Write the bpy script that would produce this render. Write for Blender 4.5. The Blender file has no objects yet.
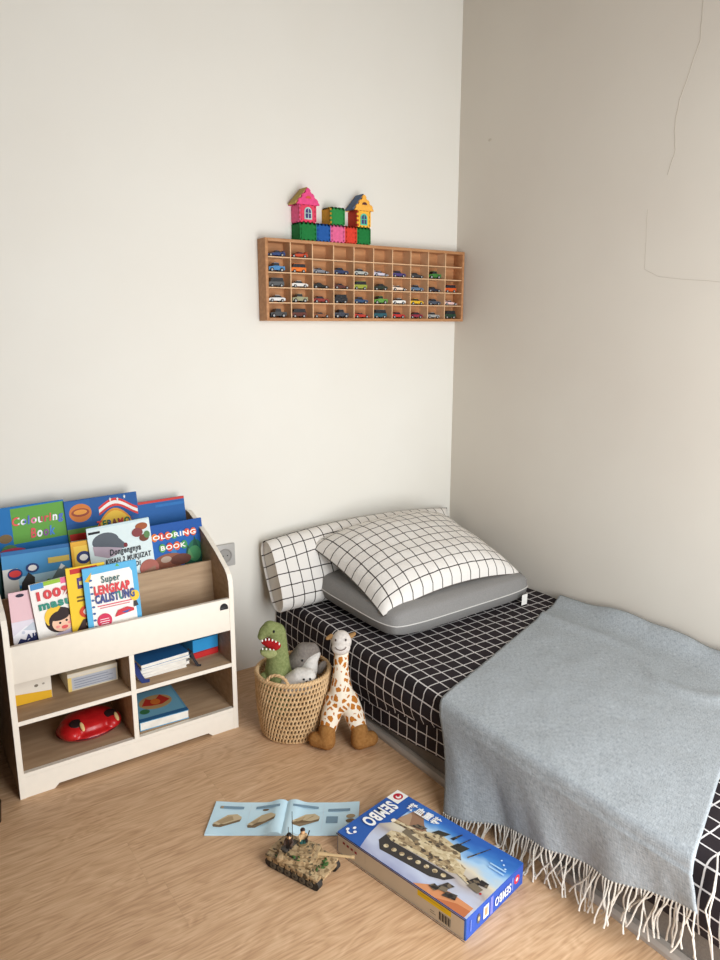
import bpy, bmesh, math, random
from mathutils import Vector, Matrix, noise
R = math.radians
sc = bpy.context.scene
COL = sc.collection
random.seed(7)

# ------------------------------------------------------------------ camera
CX, CY, CZ = -2.354, -2.648, 1.45
cam_d = bpy.data.cameras.new('camera'); cam = bpy.data.objects.new('camera', cam_d); COL.objects.link(cam)
cam_d.sensor_fit = 'VERTICAL'; cam_d.sensor_height = 24.0; cam_d.lens = 24.0 * 721 / 960
cam_d.clip_start = 0.05
TH = math.atan(155 / 721); YAW = math.atan2(1080, math.sqrt(543866))
cam.location = (CX, CY, CZ)
cam.rotation_euler = (math.pi / 2 - TH, 0, YAW - math.pi / 2)
sc.camera = cam

# ------------------------------------------------------------------ world, daylight, exposure
w = bpy.data.worlds.new('world'); sc.world = w; w.use_nodes = True
wb = w.node_tree.nodes['Background']; wb.inputs[0].default_value = (0.80, 0.88, 1.0, 1); wb.inputs[1].default_value = 1.0
def area(name, loc, rot, sx, sy, power, col):
    l = bpy.data.lights.new(name, 'AREA'); l.shape = 'RECTANGLE'; l.size = sx; l.size_y = sy
    l.energy = power; l.color = col
    o = bpy.data.objects.new(name, l); COL.objects.link(o); o.location = loc; o.rotation_euler = rot
    return o
WX0, WX1, WZ0, WZ1 = -1.78, -0.45, 0.04, 2.20       # the balcony door opening in the wall behind the camera
XL, YF, ZC = -4.2, -2.80, 3.05
area('door_daylight', ((WX0 + WX1) / 2, YF - 0.02, (WZ0 + WZ1) / 2), (R(90), 0, 0), WX1 - WX0, WZ1 - WZ0, 71, (0.955, 0.98, 1.0))
sc.view_settings.view_transform = 'Standard'; sc.view_settings.look = 'None'
sc.view_settings.gamma = 1; sc.view_settings.use_curve_mapping = False
sc.view_settings.exposure = 0.0

# ------------------------------------------------------------------ materials
def lin(h):
    if isinstance(h, tuple): c = [v / 255 for v in h]
    else: h = h.lstrip('#'); c = [int(h[i:i + 2], 16) / 255 for i in (0, 2, 4)]
    return tuple((v / 12.92 if v <= 0.04045 else ((v + 0.055) / 1.055) ** 2.4) for v in c) + (1,)
MATS = {}
def new_mat(name, rough=0.6, spec=0.3):
    m = bpy.data.materials.new(name); m.use_nodes = True
    b = m.node_tree.nodes['Principled BSDF']; b.inputs['Roughness'].default_value = rough
    b.inputs['Specular IOR Level'].default_value = spec
    return m, m.node_tree.nodes, m.node_tree.links, b
def mat(col, rough=0.6, spec=0.3, metal=0.0):
    k = (col, rough, spec, metal)
    if k not in MATS:
        m, n, l, b = new_mat('paint_%s' % str(col), rough, spec)
        tc = n.new('ShaderNodeTexCoord'); nz = n.new('ShaderNodeTexNoise'); nz.inputs['Scale'].default_value = 35
        l.new(tc.outputs['Object'], nz.inputs['Vector'])
        mx = n.new('ShaderNodeMix'); mx.data_type = 'RGBA'
        c = lin(col); mx.inputs[6].default_value = c; mx.inputs[7].default_value = tuple(min(1, v * 1.07) for v in c[:3]) + (1,)
        l.new(nz.outputs['Fac'], mx.inputs[0]); l.new(mx.outputs[2], b.inputs['Base Color'])
        b.inputs['Metallic'].default_value = metal
        MATS[k] = m
    return MATS[k]
def add_bump(n, l, b, src, strength, dist=0.002):
    bp = n.new('ShaderNodeBump'); bp.inputs['Strength'].default_value = strength; bp.inputs['Distance'].default_value = dist
    l.new(src, bp.inputs['Height']); l.new(bp.outputs[0], b.inputs['Normal']); return bp
def noisy(name, c1, c2, scale, rough=0.7, bump=0.0, bscale=None, stretch=(1, 1, 1), bd=0.002, detail=4, spec=0.25):
    m, n, l, b = new_mat(name, rough, spec)
    tc = n.new('ShaderNodeTexCoord'); mp = n.new('ShaderNodeMapping'); mp.inputs['Scale'].default_value = stretch
    nz = n.new('ShaderNodeTexNoise'); nz.inputs['Scale'].default_value = scale; nz.inputs['Detail'].default_value = detail
    l.new(tc.outputs['Object'], mp.inputs[0]); l.new(mp.outputs[0], nz.inputs['Vector'])
    cr = n.new('ShaderNodeValToRGB'); cr.color_ramp.elements[0].position = 0.3; cr.color_ramp.elements[1].position = 0.7
    cr.color_ramp.elements[0].color = lin(c1); cr.color_ramp.elements[1].color = lin(c2)
    l.new(nz.outputs['Fac'], cr.inputs[0]); l.new(cr.outputs[0], b.inputs['Base Color'])
    if bump:
        n2 = n.new('ShaderNodeTexNoise'); n2.inputs['Scale'].default_value = bscale or scale; n2.inputs['Detail'].default_value = 3
        l.new(mp.outputs[0], n2.inputs['Vector']); add_bump(n, l, b, n2.outputs['Fac'], bump, bd)
    return m
def mth(n, l, op, a, b=None, c=None):
    x = n.new('ShaderNodeMath'); x.operation = op
    for i, v in enumerate((a, b, c)):
        if v is None: continue
        if isinstance(v, (int, float)): x.inputs[i].default_value = v
        else: l.new(v, x.inputs[i])
    return x.outputs[0]
def gridcloth(name, base, base2, line, pitch, width, rough=0.85):
    m, n, l, b = new_mat(name, rough, 0.15)
    uv = n.new('ShaderNodeUVMap'); nz0 = n.new('ShaderNodeTexNoise'); nz0.inputs['Scale'].default_value = 14
    l.new(uv.outputs[0], nz0.inputs['Vector'])
    ad = n.new('ShaderNodeVectorMath'); ad.operation = 'MULTIPLY_ADD'; ad.inputs[1].default_value = (0.006,) * 3
    l.new(nz0.outputs['Color'], ad.inputs[0]); l.new(uv.outputs[0], ad.inputs[2])
    sp = n.new('ShaderNodeSeparateXYZ'); l.new(ad.outputs[0], sp.inputs[0])
    ms = []
    for k in (0, 1):
        f = mth(n, l, 'PINGPONG', mth(n, l, 'ADD', sp.outputs[k], 10.0), pitch / 2)
        ms.append(mth(n, l, 'LESS_THAN', f, width / 2))
    fac = mth(n, l, 'MAXIMUM', ms[0], ms[1])
    nz = n.new('ShaderNodeTexNoise'); nz.inputs['Scale'].default_value = 900; l.new(uv.outputs[0], nz.inputs['Vector'])
    m1 = n.new('ShaderNodeMix'); m1.data_type = 'RGBA'; m1.inputs[6].default_value = lin(base); m1.inputs[7].default_value = lin(base2)
    l.new(nz.outputs['Fac'], m1.inputs[0])
    m2 = n.new('ShaderNodeMix'); m2.data_type = 'RGBA'; m2.inputs[7].default_value = lin(line)
    l.new(m1.outputs[2], m2.inputs[6]); l.new(fac, m2.inputs[0]); l.new(m2.outputs[2], b.inputs['Base Color'])
    n3 = n.new('ShaderNodeTexNoise'); n3.inputs['Scale'].default_value = 28; n3.inputs['Detail'].default_value = 5
    l.new(uv.outputs[0], n3.inputs['Vector']); add_bump(n, l, b, n3.outputs['Fac'], 0.35, 0.006)
    return m

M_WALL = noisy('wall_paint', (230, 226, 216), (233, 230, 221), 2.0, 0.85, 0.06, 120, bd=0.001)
M_WALLR = noisy('wall_right_shaded', (214, 206, 194), (218, 211, 199), 2.0, 0.85, 0.06, 120, bd=0.001)  # darker copy of the wall paint: right wall's shade put into the colour
def wood_floor():
    m, n, l, b = new_mat('oak_laminate', 0.42, 0.4)
    tc = n.new('ShaderNodeTexCoord')
    sp = n.new('ShaderNodeSeparateXYZ'); l.new(tc.outputs['Object'], sp.inputs[0])
    yy = mth(n, l, 'DIVIDE', sp.outputs[1], 0.195); row = mth(n, l, 'FLOOR', yy)
    wn = n.new('ShaderNodeTexWhiteNoise'); wn.noise_dimensions = '1D'; l.new(row, wn.inputs['W'])
    xx = mth(n, l, 'ADD', mth(n, l, 'DIVIDE', sp.outputs[0], 1.22), wn.outputs['Value'])
    col = mth(n, l, 'FLOOR', xx)
    wn2 = n.new('ShaderNodeTexWhiteNoise'); wn2.noise_dimensions = '2D'
    cb = n.new('ShaderNodeCombineXYZ'); l.new(row, cb.inputs[0]); l.new(col, cb.inputs[1]); l.new(cb.outputs[0], wn2.inputs['Vector'])
    # grain coordinates: shifted per plank, long in x
    cz = n.new('ShaderNodeCombineXYZ')
    l.new(mth(n, l, 'MULTIPLY', sp.outputs[0], 2.6), cz.inputs[0]); l.new(mth(n, l, 'MULTIPLY', sp.outputs[1], 11.0), cz.inputs[1])
    l.new(mth(n, l, 'MULTIPLY', wn2.outputs['Value'], 40.0), cz.inputs[2])
    n1 = n.new('ShaderNodeTexNoise'); n1.inputs['Scale'].default_value = 1.1; n1.inputs['Detail'].default_value = 3; n1.inputs['Distortion'].default_value = 0.6
    l.new(cz.outputs[0], n1.inputs['Vector'])
    rings = mth(n, l, 'FRACT', mth(n, l, 'MULTIPLY', n1.outputs['Fac'], 9.0))
    rings = mth(n, l, 'PINGPONG', rings, 0.5)
    cz2 = n.new('ShaderNodeCombineXYZ')
    l.new(mth(n, l, 'MULTIPLY', sp.outputs[0], 11.0), cz2.inputs[0]); l.new(mth(n, l, 'MULTIPLY', sp.outputs[1], 190.0), cz2.inputs[1])
    l.new(mth(n, l, 'MULTIPLY', wn2.outputs['Value'], 17.0), cz2.inputs[2])
    n2 = n.new('ShaderNodeTexNoise'); n2.inputs['Scale'].default_value = 1.0; n2.inputs['Detail'].default_value = 4
    l.new(cz2.outputs[0], n2.inputs['Vector'])
    f = mth(n, l, 'ADD', mth(n, l, 'MULTIPLY', rings, 0.40), mth(n, l, 'MULTIPLY', n2.outputs['Fac'], 0.85))
    f = mth(n, l, 'ADD', f, mth(n, l, 'MULTIPLY', wn2.outputs['Value'], 0.10))
    cr = n.new('ShaderNodeValToRGB'); e = cr.color_ramp.elements
    e[0].position = 0.28; e[0].color = lin((178, 138, 103)); e[1].position = 0.85; e[1].color = lin((224, 189, 152))
    x = e.new(0.55); x.color = lin((205, 166, 128))
    l.new(f, cr.inputs[0])
    fr = mth(n, l, 'FRACT', yy); s1 = mth(n, l, 'LESS_THAN', fr, 0.006)
    fx = mth(n, l, 'FRACT', xx); s2 = mth(n, l, 'LESS_THAN', fx, 0.0012)
    seam = mth(n, l, 'MULTIPLY', mth(n, l, 'MAXIMUM', s1, s2), 0.12)
    mx = n.new('ShaderNodeMix'); mx.data_type = 'RGBA'; mx.inputs[7].default_value = lin((110, 78, 52))
    l.new(seam, mx.inputs[0]); l.new(cr.outputs[0], mx.inputs[6]); l.new(mx.outputs[2], b.inputs['Base Color'])
    add_bump(n, l, b, n2.outputs['Fac'], 0.05, 0.001)
    return m
M_FLOOR = wood_floor()
M_OAK = noisy('oak_board', (161, 133, 103), (184, 156, 125), 3.0, 0.55, stretch=(2, 14, 22))
M_CREAM = mat((236, 228, 214), 0.45, 0.35)
M_RACK = noisy('rack_wood', (172, 120, 80), (196, 144, 100), 4.0, 0.5, stretch=(2, 12, 16))
M_RACKL = noisy('rack_divider_wood', (216, 176, 136), (228, 190, 150), 4.0, 0.5, stretch=(8, 8, 8))
M_SHEET = gridcloth('black_grid_sheet', (38, 33, 36), (50, 44, 47), (214, 210, 208), 0.05, 0.0045)
M_PILW = gridcloth('white_grid_cotton', (226, 221, 214), (238, 234, 228), (52, 46, 44), 0.05, 0.0042)
M_GREY = noisy('grey_pillow_cotton', (134, 132, 130), (146, 144, 141), 300, 0.85, 0.3, 25, bd=0.006)
M_BASE = noisy('grey_bed_fabric', (112, 106, 100), (126, 120, 113), 250, 0.8, 0.2, 300)
M_RAIL = mat((168, 158, 148), 0.5, 0.4)
def weave_mat():
    m, n, l, b = new_mat('grey_wool_throw', 0.95, 0.1)
    uv = n.new('ShaderNodeUVMap')
    mp = n.new('ShaderNodeMapping'); mp.inputs['Scale'].default_value = (60, 420, 1); l.new(uv.outputs[0], mp.inputs[0])
    nz = n.new('ShaderNodeTexNoise'); nz.inputs['Scale'].default_value = 1; nz.inputs['Detail'].default_value = 3; l.new(mp.outputs[0], nz.inputs['Vector'])
    mp2 = n.new('ShaderNodeMapping'); mp2.inputs['Scale'].default_value = (420, 60, 1); l.new(uv.outputs[0], mp2.inputs[0])
    nz2 = n.new('ShaderNodeTexNoise'); nz2.inputs['Scale'].default_value = 1; nz2.inputs['Detail'].default_value = 3; l.new(mp2.outputs[0], nz2.inputs['Vector'])
    f = mth(n, l, 'MULTIPLY', mth(n, l, 'ADD', nz.outputs['Fac'], nz2.outputs['Fac']), 0.5)
    cr = n.new('ShaderNodeValToRGB'); e = cr.color_ramp.elements
    e[0].position = 0.36; e[0].color = lin((142, 148, 152)); e[1].position = 0.64; e[1].color = lin((185, 191, 195))
    l.new(f, cr.inputs[0]); l.new(cr.outputs[0], b.inputs['Base Color'])
    n3 = n.new('ShaderNodeTexNoise'); n3.inputs['Scale'].default_value = 10; n3.inputs['Detail'].default_value = 5; l.new(uv.outputs[0], n3.inputs['Vector'])
    s = mth(n, l, 'ADD', mth(n, l, 'MULTIPLY', n3.outputs['Fac'], 1.0), mth(n, l, 'MULTIPLY', f, 0.15))
    add_bump(n, l, b, s, 0.5, 0.012)
    return m
M_THROW = weave_mat()
M_TASSEL = noisy('tassel_yarn', (205, 198, 186), (222, 216, 206), 200, 0.9)
M_WICKER = noisy('wicker', (196, 160, 116), (222, 190, 146), 40, 0.65, 0.2, 300)
M_WICKD = noisy('wicker_stake', (150, 108, 68), (176, 132, 86), 40, 0.7)
def plushmat(name, c1, c2, sc_=120):
    return noisy(name, c1, c2, sc_, 0.95, 0.6, 420, bd=0.003, spec=0.1)
def giraffe_mat():
    m, n, l, b = new_mat('giraffe_plush', 0.95, 0.1)
    tc = n.new('ShaderNodeTexCoord'); nz = n.new('ShaderNodeTexNoise'); nz.inputs['Scale'].default_value = 60
    l.new(tc.outputs['Object'], nz.inputs['Vector'])
    ad = n.new('ShaderNodeVectorMath'); ad.operation = 'MULTIPLY_ADD'; ad.inputs[1].default_value = (0.012,) * 3
    l.new(nz.outputs['Color'], ad.inputs[0]); l.new(tc.outputs['Object'], ad.inputs[2])
    mp = n.new('ShaderNodeMapping'); mp.inputs['Scale'].default_value = (1, 1, 0.8); l.new(ad.outputs[0], mp.inputs[0])
    v = n.new('ShaderNodeTexVoronoi'); v.inputs['Scale'].default_value = 44; l.new(mp.outputs[0], v.inputs['Vector'])
    v2 = n.new('ShaderNodeTexVoronoi'); v2.feature = 'DISTANCE_TO_EDGE'; v2.inputs['Scale'].default_value = 44; l.new(mp.outputs[0], v2.inputs['Vector'])
    k = mth(n, l, 'MULTIPLY', mth(n, l, 'LESS_THAN', v.outputs['Distance'], 0.55), mth(n, l, 'GREATER_THAN', v2.outputs['Distance'], 0.125))
    mx = n.new('ShaderNodeMix'); mx.data_type = 'RGBA'; mx.inputs[6].default_value = lin((240, 228, 208)); mx.inputs[7].default_value = lin((186, 116, 46))
    l.new(k, mx.inputs[0]); l.new(mx.outputs[2], b.inputs['Base Color'])
    n2 = n.new('ShaderNodeTexNoise'); n2.inputs['Scale'].default_value = 400; l.new(tc.outputs['Object'], n2.inputs['Vector']); add_bump(n, l, b, n2.outputs['Fac'], 0.5, 0.003)
    return m
def camo_mat():
    m, n, l, b = new_mat('tan_brick', 0.5, 0.4)
    tc = n.new('ShaderNodeTexCoord'); v = n.new('ShaderNodeTexVoronoi'); v.inputs['Scale'].default_value = 130; l.new(tc.outputs['Object'], v.inputs['Vector'])
    cr = n.new('ShaderNodeValToRGB'); cr.color_ramp.interpolation = 'CONSTANT'; e = cr.color_ramp.elements
    e[0].position = 0; e[0].color = lin((172, 146, 110)); e[1].position = 0.42; e[1].color = lin((150, 124, 90))
    for p, c in ((0.62, (132, 108, 76)), (0.76, (184, 160, 122)), (0.9, (88, 78, 58))):
        x = e.new(p); x.color = lin(c)
    sp = n.new('ShaderNodeSeparateColor'); l.new(v.outputs['Color'], sp.inputs[0]); l.new(sp.outputs[0], cr.inputs[0])
    l.new(cr.outputs[0], b.inputs['Base Color']); return m
M_CAMO = camo_mat()
M_WHITE = mat((240, 238, 232), 0.6)
M_BLACK = mat((24, 22, 22), 0.5)
M_PAGES = noisy('page_edges', (222, 216, 205), (240, 236, 226), 30, 0.8, stretch=(1, 60, 1))

# ------------------------------------------------------------------ mesh helpers
class MB:
    def __init__(s): s.v = []; s.f = []; s.m = []; s.uv = []
    def add(s, vs, fs, mi=0, uvs=None, M=None):
        o = len(s.v)
        s.v += [tuple(M @ Vector(p)) if M is not None else tuple(p) for p in vs]
        for f in fs:
            s.f.append([i + o for i in f]); s.m.append(mi)
            s.uv.append([uvs[i] for i in f] if uvs else [(0, 0)] * len(f))
        return s
    def box(s, lo, hi, bev=0.0, mi=0, M=None):
        bm = bmesh.new(); bmesh.ops.create_cube(bm, size=1)
        c = [(a + b) / 2 for a, b in zip(lo, hi)]; d = [b - a for a, b in zip(lo, hi)]
        for v in bm.verts: v.co = Vector((c[0] + v.co.x * d[0], c[1] + v.co.y * d[1], c[2] + v.co.z * d[2]))
        if bev: bmesh.ops.bevel(bm, geom=bm.edges[:], offset=min(bev, min(d) * 0.45), segments=2, profile=0.5, affect='EDGES')
        return s.addbm(bm, mi, M)
    def addbm(s, bm, mi=0, M=None):
        bm.verts.index_update()
        s.add([v.co.copy() for v in bm.verts], [[v.index for v in f.verts] for f in bm.faces], mi, None, M); bm.free(); return s
    def prism(s, pts, axis, lo, hi, mi=0, M=None):
        def P(a, b, t): return {0: (t, a, b), 1: (a, t, b), 2: (a, b, t)}[axis]
        n = len(pts)
        vs = [P(a, b, lo) for a, b in pts] + [P(a, b, hi) for a, b in pts]
        fs = [list(range(n))[::-1], list(range(n, 2 * n))] + [[i, (i + 1) % n, n + (i + 1) % n, n + i] for i in range(n)]
        bm = bmesh.new(); bv = [bm.verts.new(v) for v in vs]
        for f in fs: bm.faces.new([bv[i] for i in f])
        bmesh.ops.recalc_face_normals(bm, faces=bm.faces[:])
        return s.addbm(bm, mi, M)
    def tube(s, pts, r, n=8, cap=True, mi=0, M=None, closed=False):
        pts = [Vector(p) for p in pts]; k = len(pts)
        rs = r if isinstance(r, (list, tuple)) else [r] * k
        def tan(i):
            if closed: return (pts[(i + 1) % k] - pts[i - 1]).normalized()
            return (pts[min(i + 1, k - 1)] - pts[max(i - 1, 0)]).normalized()
        t = tan(0); a = t.orthogonal().normalized(); vs = []
        for i in range(k):
            t2 = tan(i); a = (a - t2 * a.dot(t2))
            a = a.normalized() if a.length > 1e-6 else t2.orthogonal().normalized()
            b = t2.cross(a)
            for j in range(n):
                q = 2 * math.pi * j / n; vs.append(pts[i] + (a * math.cos(q) + b * math.sin(q)) * rs[i])
        fs = []
        for i in range(k if closed else k - 1):
            i2 = (i + 1) % k
            for j in range(n): fs.append([i * n + j, i * n + (j + 1) % n, i2 * n + (j + 1) % n, i2 * n + j])
        if cap and not closed: fs += [list(range(n))[::-1], [(k - 1) * n + j for j in range(n)]]
        return s.add(vs, fs, mi, None, M)
    def ell(s, c, r, rot=None, mi=0, seg=20, M=None):
        bm = bmesh.new(); bmesh.ops.create_uvsphere(bm, u_segments=seg, v_segments=max(8, seg // 2), radius=1)
        if isinstance(r, (int, float)): r = (r, r, r)
        T = Matrix.Translation(c) @ (rot.to_4x4() if rot is not None else Matrix()) @ Matrix.Diagonal((*r, 1))
        return s.addbm(bm, mi, (M @ T) if M is not None else T)
    def chain(s, pts, rs, step=0.25, M=None):        # overlapping spheres: a tapering limb for a remeshed body
        for i in range(len(pts) - 1):
            a, b = Vector(pts[i]), Vector(pts[i + 1]); d = (b - a).length
            n = max(2, int(d / (min(rs[i], rs[i + 1]) * step)))
            for k in range(n + 1):
                t = k / n; s.ell(a.lerp(b, t), rs[i] * (1 - t) + rs[i + 1] * t, seg=16, M=M)
        return s
    def lathe(s, prof, n=32, mi=0, M=None, cap=True):
        vs = []; fs = []
        for (r, z) in prof:
            for j in range(n):
                q = 2 * math.pi * j / n; vs.append((r * math.cos(q), r * math.sin(q), z))
        for i in range(len(prof) - 1):
            for j in range(n): fs.append([i * n + j, i * n + (j + 1) % n, (i + 1) * n + (j + 1) % n, (i + 1) * n + j])
        if cap: fs += [list(range(n))[::-1], [(len(prof) - 1) * n + j for j in range(n)]]
        return s.add(vs, fs, mi, None, M)
    def grid(s, fn, nu, nv, mi=0, uvfn=None, flip=False):
        vs = []; uv = []
        for i in range(nu + 1):
            for j in range(nv + 1):
                vs.append(fn(i / nu, j / nv)); uv.append(uvfn(i / nu, j / nv) if uvfn else (i / nu, j / nv))
        fs = []
        for i in range(nu):
            for j in range(nv):
                q = [i * (nv + 1) + j, (i + 1) * (nv + 1) + j, (i + 1) * (nv + 1) + j + 1, i * (nv + 1) + j + 1]
                fs.append(q[::-1] if flip else q)
        return s.add(vs, fs, mi, uv)
    def mesh(s, name, mats, smooth=40, weld=False):
        me = bpy.data.meshes.new(name); me.from_pydata(s.v, [], s.f)
        for m in (mats if isinstance(mats, (list, tuple)) else [mats]): me.materials.append(m)
        me.polygons.foreach_set('material_index', s.m)
        u = me.uv_layers.new(name='UVMap'); flat = [c for f in s.uv for q in f for c in q]; u.data.foreach_set('uv', flat)
        if smooth:
            me.shade_smooth(); me.set_sharp_from_angle(angle=R(smooth))
        me.update(); return me
    def build(s, name, mats, parent=None, smooth=40, loc=None):
        o = bpy.data.objects.new(name, s.mesh(name, mats, smooth)); COL.objects.link(o)
        if parent: o.parent = parent
        if loc: o.location = loc
        return o
    def plush(s, name, mats, parent=None, voxel=0.003, it=6):
        me = s.mesh('tmp', mats, 0); o = bpy.data.objects.new('tmp', me); COL.objects.link(o)
        r = o.modifiers.new('r', 'REMESH'); r.mode = 'VOXEL'; r.voxel_size = voxel; r.use_smooth_shade = True
        k = o.modifiers.new('s', 'SMOOTH'); k.iterations = it; k.factor = 0.5
        dg = bpy.context.evaluated_depsgraph_get(); m2 = bpy.data.meshes.new_from_object(o.evaluated_get(dg))
        bpy.data.objects.remove(o); m2.name = name; m2.materials.clear()
        for m in (mats if isinstance(mats, (list, tuple)) else [mats]): m2.materials.append(m)
        m2.shade_smooth()
        q = bpy.data.objects.new(name, m2); COL.objects.link(q)
        if parent: q.parent = parent
        return q
def tag(o, label=None, cat=None, group=None, kind=None):
    if label: o['label'] = label
    if cat: o['category'] = cat
    if group: o['group'] = group
    if kind: o['kind'] = kind
    return o
def thing(name, label, cat, loc=(0, 0, 0), rot=(0, 0, 0), group=None, M=None):
    o = bpy.data.objects.new(name, None); o.empty_display_size = 0.05; COL.objects.link(o)
    if M is not None: o.matrix_world = M
    else: o.location = loc; o.rotation_euler = rot
    return tag(o, label, cat, group)
def text_mesh(st, bold=0.0):
    c = bpy.data.curves.new('t', 'FONT'); c.body = st; c.size = 1; c.offset = bold; c.resolution_u = 3; c.space_character = 1.16
    o = bpy.data.objects.new('t', c); COL.objects.link(o)
    dg = bpy.context.evaluated_depsgraph_get(); me = bpy.data.meshes.new_from_object(o.evaluated_get(dg))
    vs = [v.co.copy() for v in me.vertices]; fs = [list(p.vertices) for p in me.polygons]
    bpy.data.objects.remove(o); bpy.data.meshes.remove(me); return vs, fs
def text(name, st, x0, y0, x1, y1, frame, mats, parent, bold=0.02, slant=0.0, mi=0, cols=None):
    """lettering filling the rectangle x0..x1, y0..y1 of a flat frame (a 4x4 matrix: x right, y up, z off the surface)"""
    mb = MB(); mats = mats if isinstance(mats, list) else [mats]
    vs, fs = text_mesh(st, bold)
    if not vs: return None
    ax, bx = min(v.x for v in vs), max(v.x for v in vs); ay, by = min(v.y for v in vs), max(v.y for v in vs)
    sx, sy = (x1 - x0) / (bx - ax), (y1 - y0) / (by - ay)
    def put(v): 
        x = x0 + (v.x - ax) * sx; y = y0 + (v.y - ay) * sy
        return frame @ Vector((x + slant * (y - y0), y, 0))
    P = [put(v) for v in vs]
    if len(mats) == 1: mb.add(P, fs)
    else:
        n = len(st)
        for f in fs:
            cx = sum(vs[i].x for i in f) / len(f); k = int((cx - ax) / (bx - ax + 1e-6) * n) % len(mats)
            mb.add([P[i] for i in f], [list(range(len(f)))], k)
    return mb.build(name, mats, parent, smooth=0)
def circ(cx, cy, rx, ry=None, n=24, a0=0, a1=360):
    ry = ry or rx
    k = n if a1 - a0 >= 360 else n + 1
    return [(cx + rx * math.cos(R(a0 + (a1 - a0) * i / n)), cy + ry * math.sin(R(a0 + (a1 - a0) * i / n))) for i in range(k)]
def art(name, items, frame, parent, W, H, lift=0.00022, start=1):
    """printed shapes: items = (colour, [(u,v)..]) with u,v in 0..1 of W x H"""
    mb = MB(); mats = []; idx = {}
    for i, (c, pts) in enumerate(items):
        if c not in idx: idx[c] = len(mats); mats.append(c if isinstance(c, bpy.types.Material) else mat(c, 0.5, 0.2))
        mb.add([frame @ Vector((u * W, v * H, lift * (i + start))) for u, v in pts], [list(range(len(pts)))], idx[c],
               [(u, v) for u, v in pts])
    return mb.build(name, mats, parent, smooth=0)
def rect(a, b, c, d): return [(a, b), (c, b), (c, d), (a, d)]
def copy_tree(o, parent=None):
    c = o.copy(); COL.objects.link(c)
    if parent: c.parent = parent
    for ch in list(o.children): copy_tree(ch, c)
    return c
def nz(x, y, z=0.0): return noise.noise(Vector((x, y, z)))

# ================================================================== the room
M_WALLD = noisy('unseen_wall_low_bounce', (150, 142, 132), (156, 148, 138), 2.0, 0.85)  # unseen walls and ceiling: colour made dark to cut bounced light
tag(MB().box((XL, YF - 0.1, -0.05), (0, 0, 0)).build('floor', M_FLOOR), kind='structure')
tag(MB().box((XL - 0.1, 0, -0.05), (0.1, 0.1, ZC)).build('wall_back', M_WALL), kind='structure')
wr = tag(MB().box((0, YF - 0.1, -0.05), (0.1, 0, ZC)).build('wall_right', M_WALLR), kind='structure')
tag(MB().box((XL - 0.1, YF - 0.1, -0.05), (XL, 0, ZC)).build('wall_left', M_WALLD), kind='structure')
tag(MB().box((XL - 0.1, YF - 0.1, ZC), (0.1, 0.1, ZC + 0.1)).build('ceiling', M_WALLD), kind='structure')
mb = MB()
mb.box((XL, YF - 0.1, -0.05), (WX0, YF, ZC)); mb.box((WX1, YF - 0.1, -0.05), (0, YF, ZC))
mb.box((WX0, YF - 0.1, -0.05), (WX1, YF, WZ0)); mb.box((WX0, YF - 0.1, WZ1), (WX1, YF, ZC))
tag(mb.build('wall_front', M_WALLD), kind='structure')
mb = MB()
for a, b_ in (((WX0, WZ0), (WX0 + .05, WZ1)), ((WX1 - .05, WZ0), (WX1, WZ1)), ((WX0, WZ0), (WX1, WZ0 + .05)), ((WX0, WZ1 - .05), (WX1, WZ1))):
    mb.box((a[0], YF - 0.09, a[1]), (b_[0], YF - 0.04, b_[1]), 0.004)
tag(mb.build('door_1', M_WHITE), kind='structure')
# fine crack and old nail mark on the right wall
def wall_line(name, pts, r):
    m = MB(); P = []
    for i in range(len(pts) - 1):
        for k in range(6):
            t = k / 6; y = pts[i][0] * (1 - t) + pts[i + 1][0] * t; z = pts[i][1] * (1 - t) + pts[i + 1][1] * t
            P.append((-0.0002, y + 0.004 * nz(z * 30, 3), z + 0.003 * nz(y * 30, 8)))
    P.append((-0.0002, *pts[-1])); m.tube(P, r, 6)
    m.build(name, mat((184, 174, 160), 0.9), wr)
wall_line('crack', [(-1.142, 2.62), (-1.142, 2.464), (-1.144, 2.348), (-1.09, 2.183), (-1.078, 2.12), (-1.088, 2.028), (-1.067, 1.952)], 0.0011)
wall_line('crack', [(-1.0, 1.85), (-1.003, 1.74), (-1.008, 1.645), (-1.06, 1.618), (-1.16, 1.603), (-1.42, 1.575)], 0.0006)
MB().ell((0, -0.196, 2.231), (0.002, 0.010, 0.006)).build('nail_mark', mat((200, 190, 176), 0.8), wr)

# ================================================================== bed
bed = thing('bed', 'low single bed with black and white grid sheet against the right wall', 'bed', (-0.49, -1.02, 0))
def B(p): return (p[0] + 0.49, p[1] + 1.02, p[2])
FOOT = -2.10
def xe(y): return -0.985 + 0.024 * max(0.0, (-0.6 - y)) / 1.4        # front edge line of the bed
def skew(lo, hi, off, zlo, zhi):
    """a slab whose front face follows the bed edge"""
    vs = []
    for y in (lo, hi):
        for x, z in ((xe(y) + off, zlo), (-0.012, zlo), (-0.012, zhi), (xe(y) + off, zhi)): vs.append(B((x, y, z)))
    return vs, [[0, 1, 2, 3], [7, 6, 5, 4], [0, 4, 5, 1], [1, 5, 6, 2], [2, 6, 7, 3], [3, 7, 4, 0]]
v, f = skew(-0.012, FOOT, 0.022, 0.0, 0.10)
MB().add(v, f).build('bed_base', M_BASE, bed, 0)
mb = MB(); v = []
for y in (-0.02, FOOT):
    for x, z in ((xe(y) - 0.004, 0.001), (xe(y) + 0.0215, 0.001), (xe(y) + 0.0215, 0.022), (xe(y) + 0.004, 0.022), (xe(y) - 0.004, 0.012)): v.append(B((x, y, z)))
mb.add(v, [[0, 1, 2, 3, 4], [9, 8, 7, 6, 5]] + [[i, 5 + i, 5 + (i + 1) % 5, (i + 1) % 5] for i in range(5)])
mb.build('base_rail', M_RAIL, bed, 0)
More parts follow.
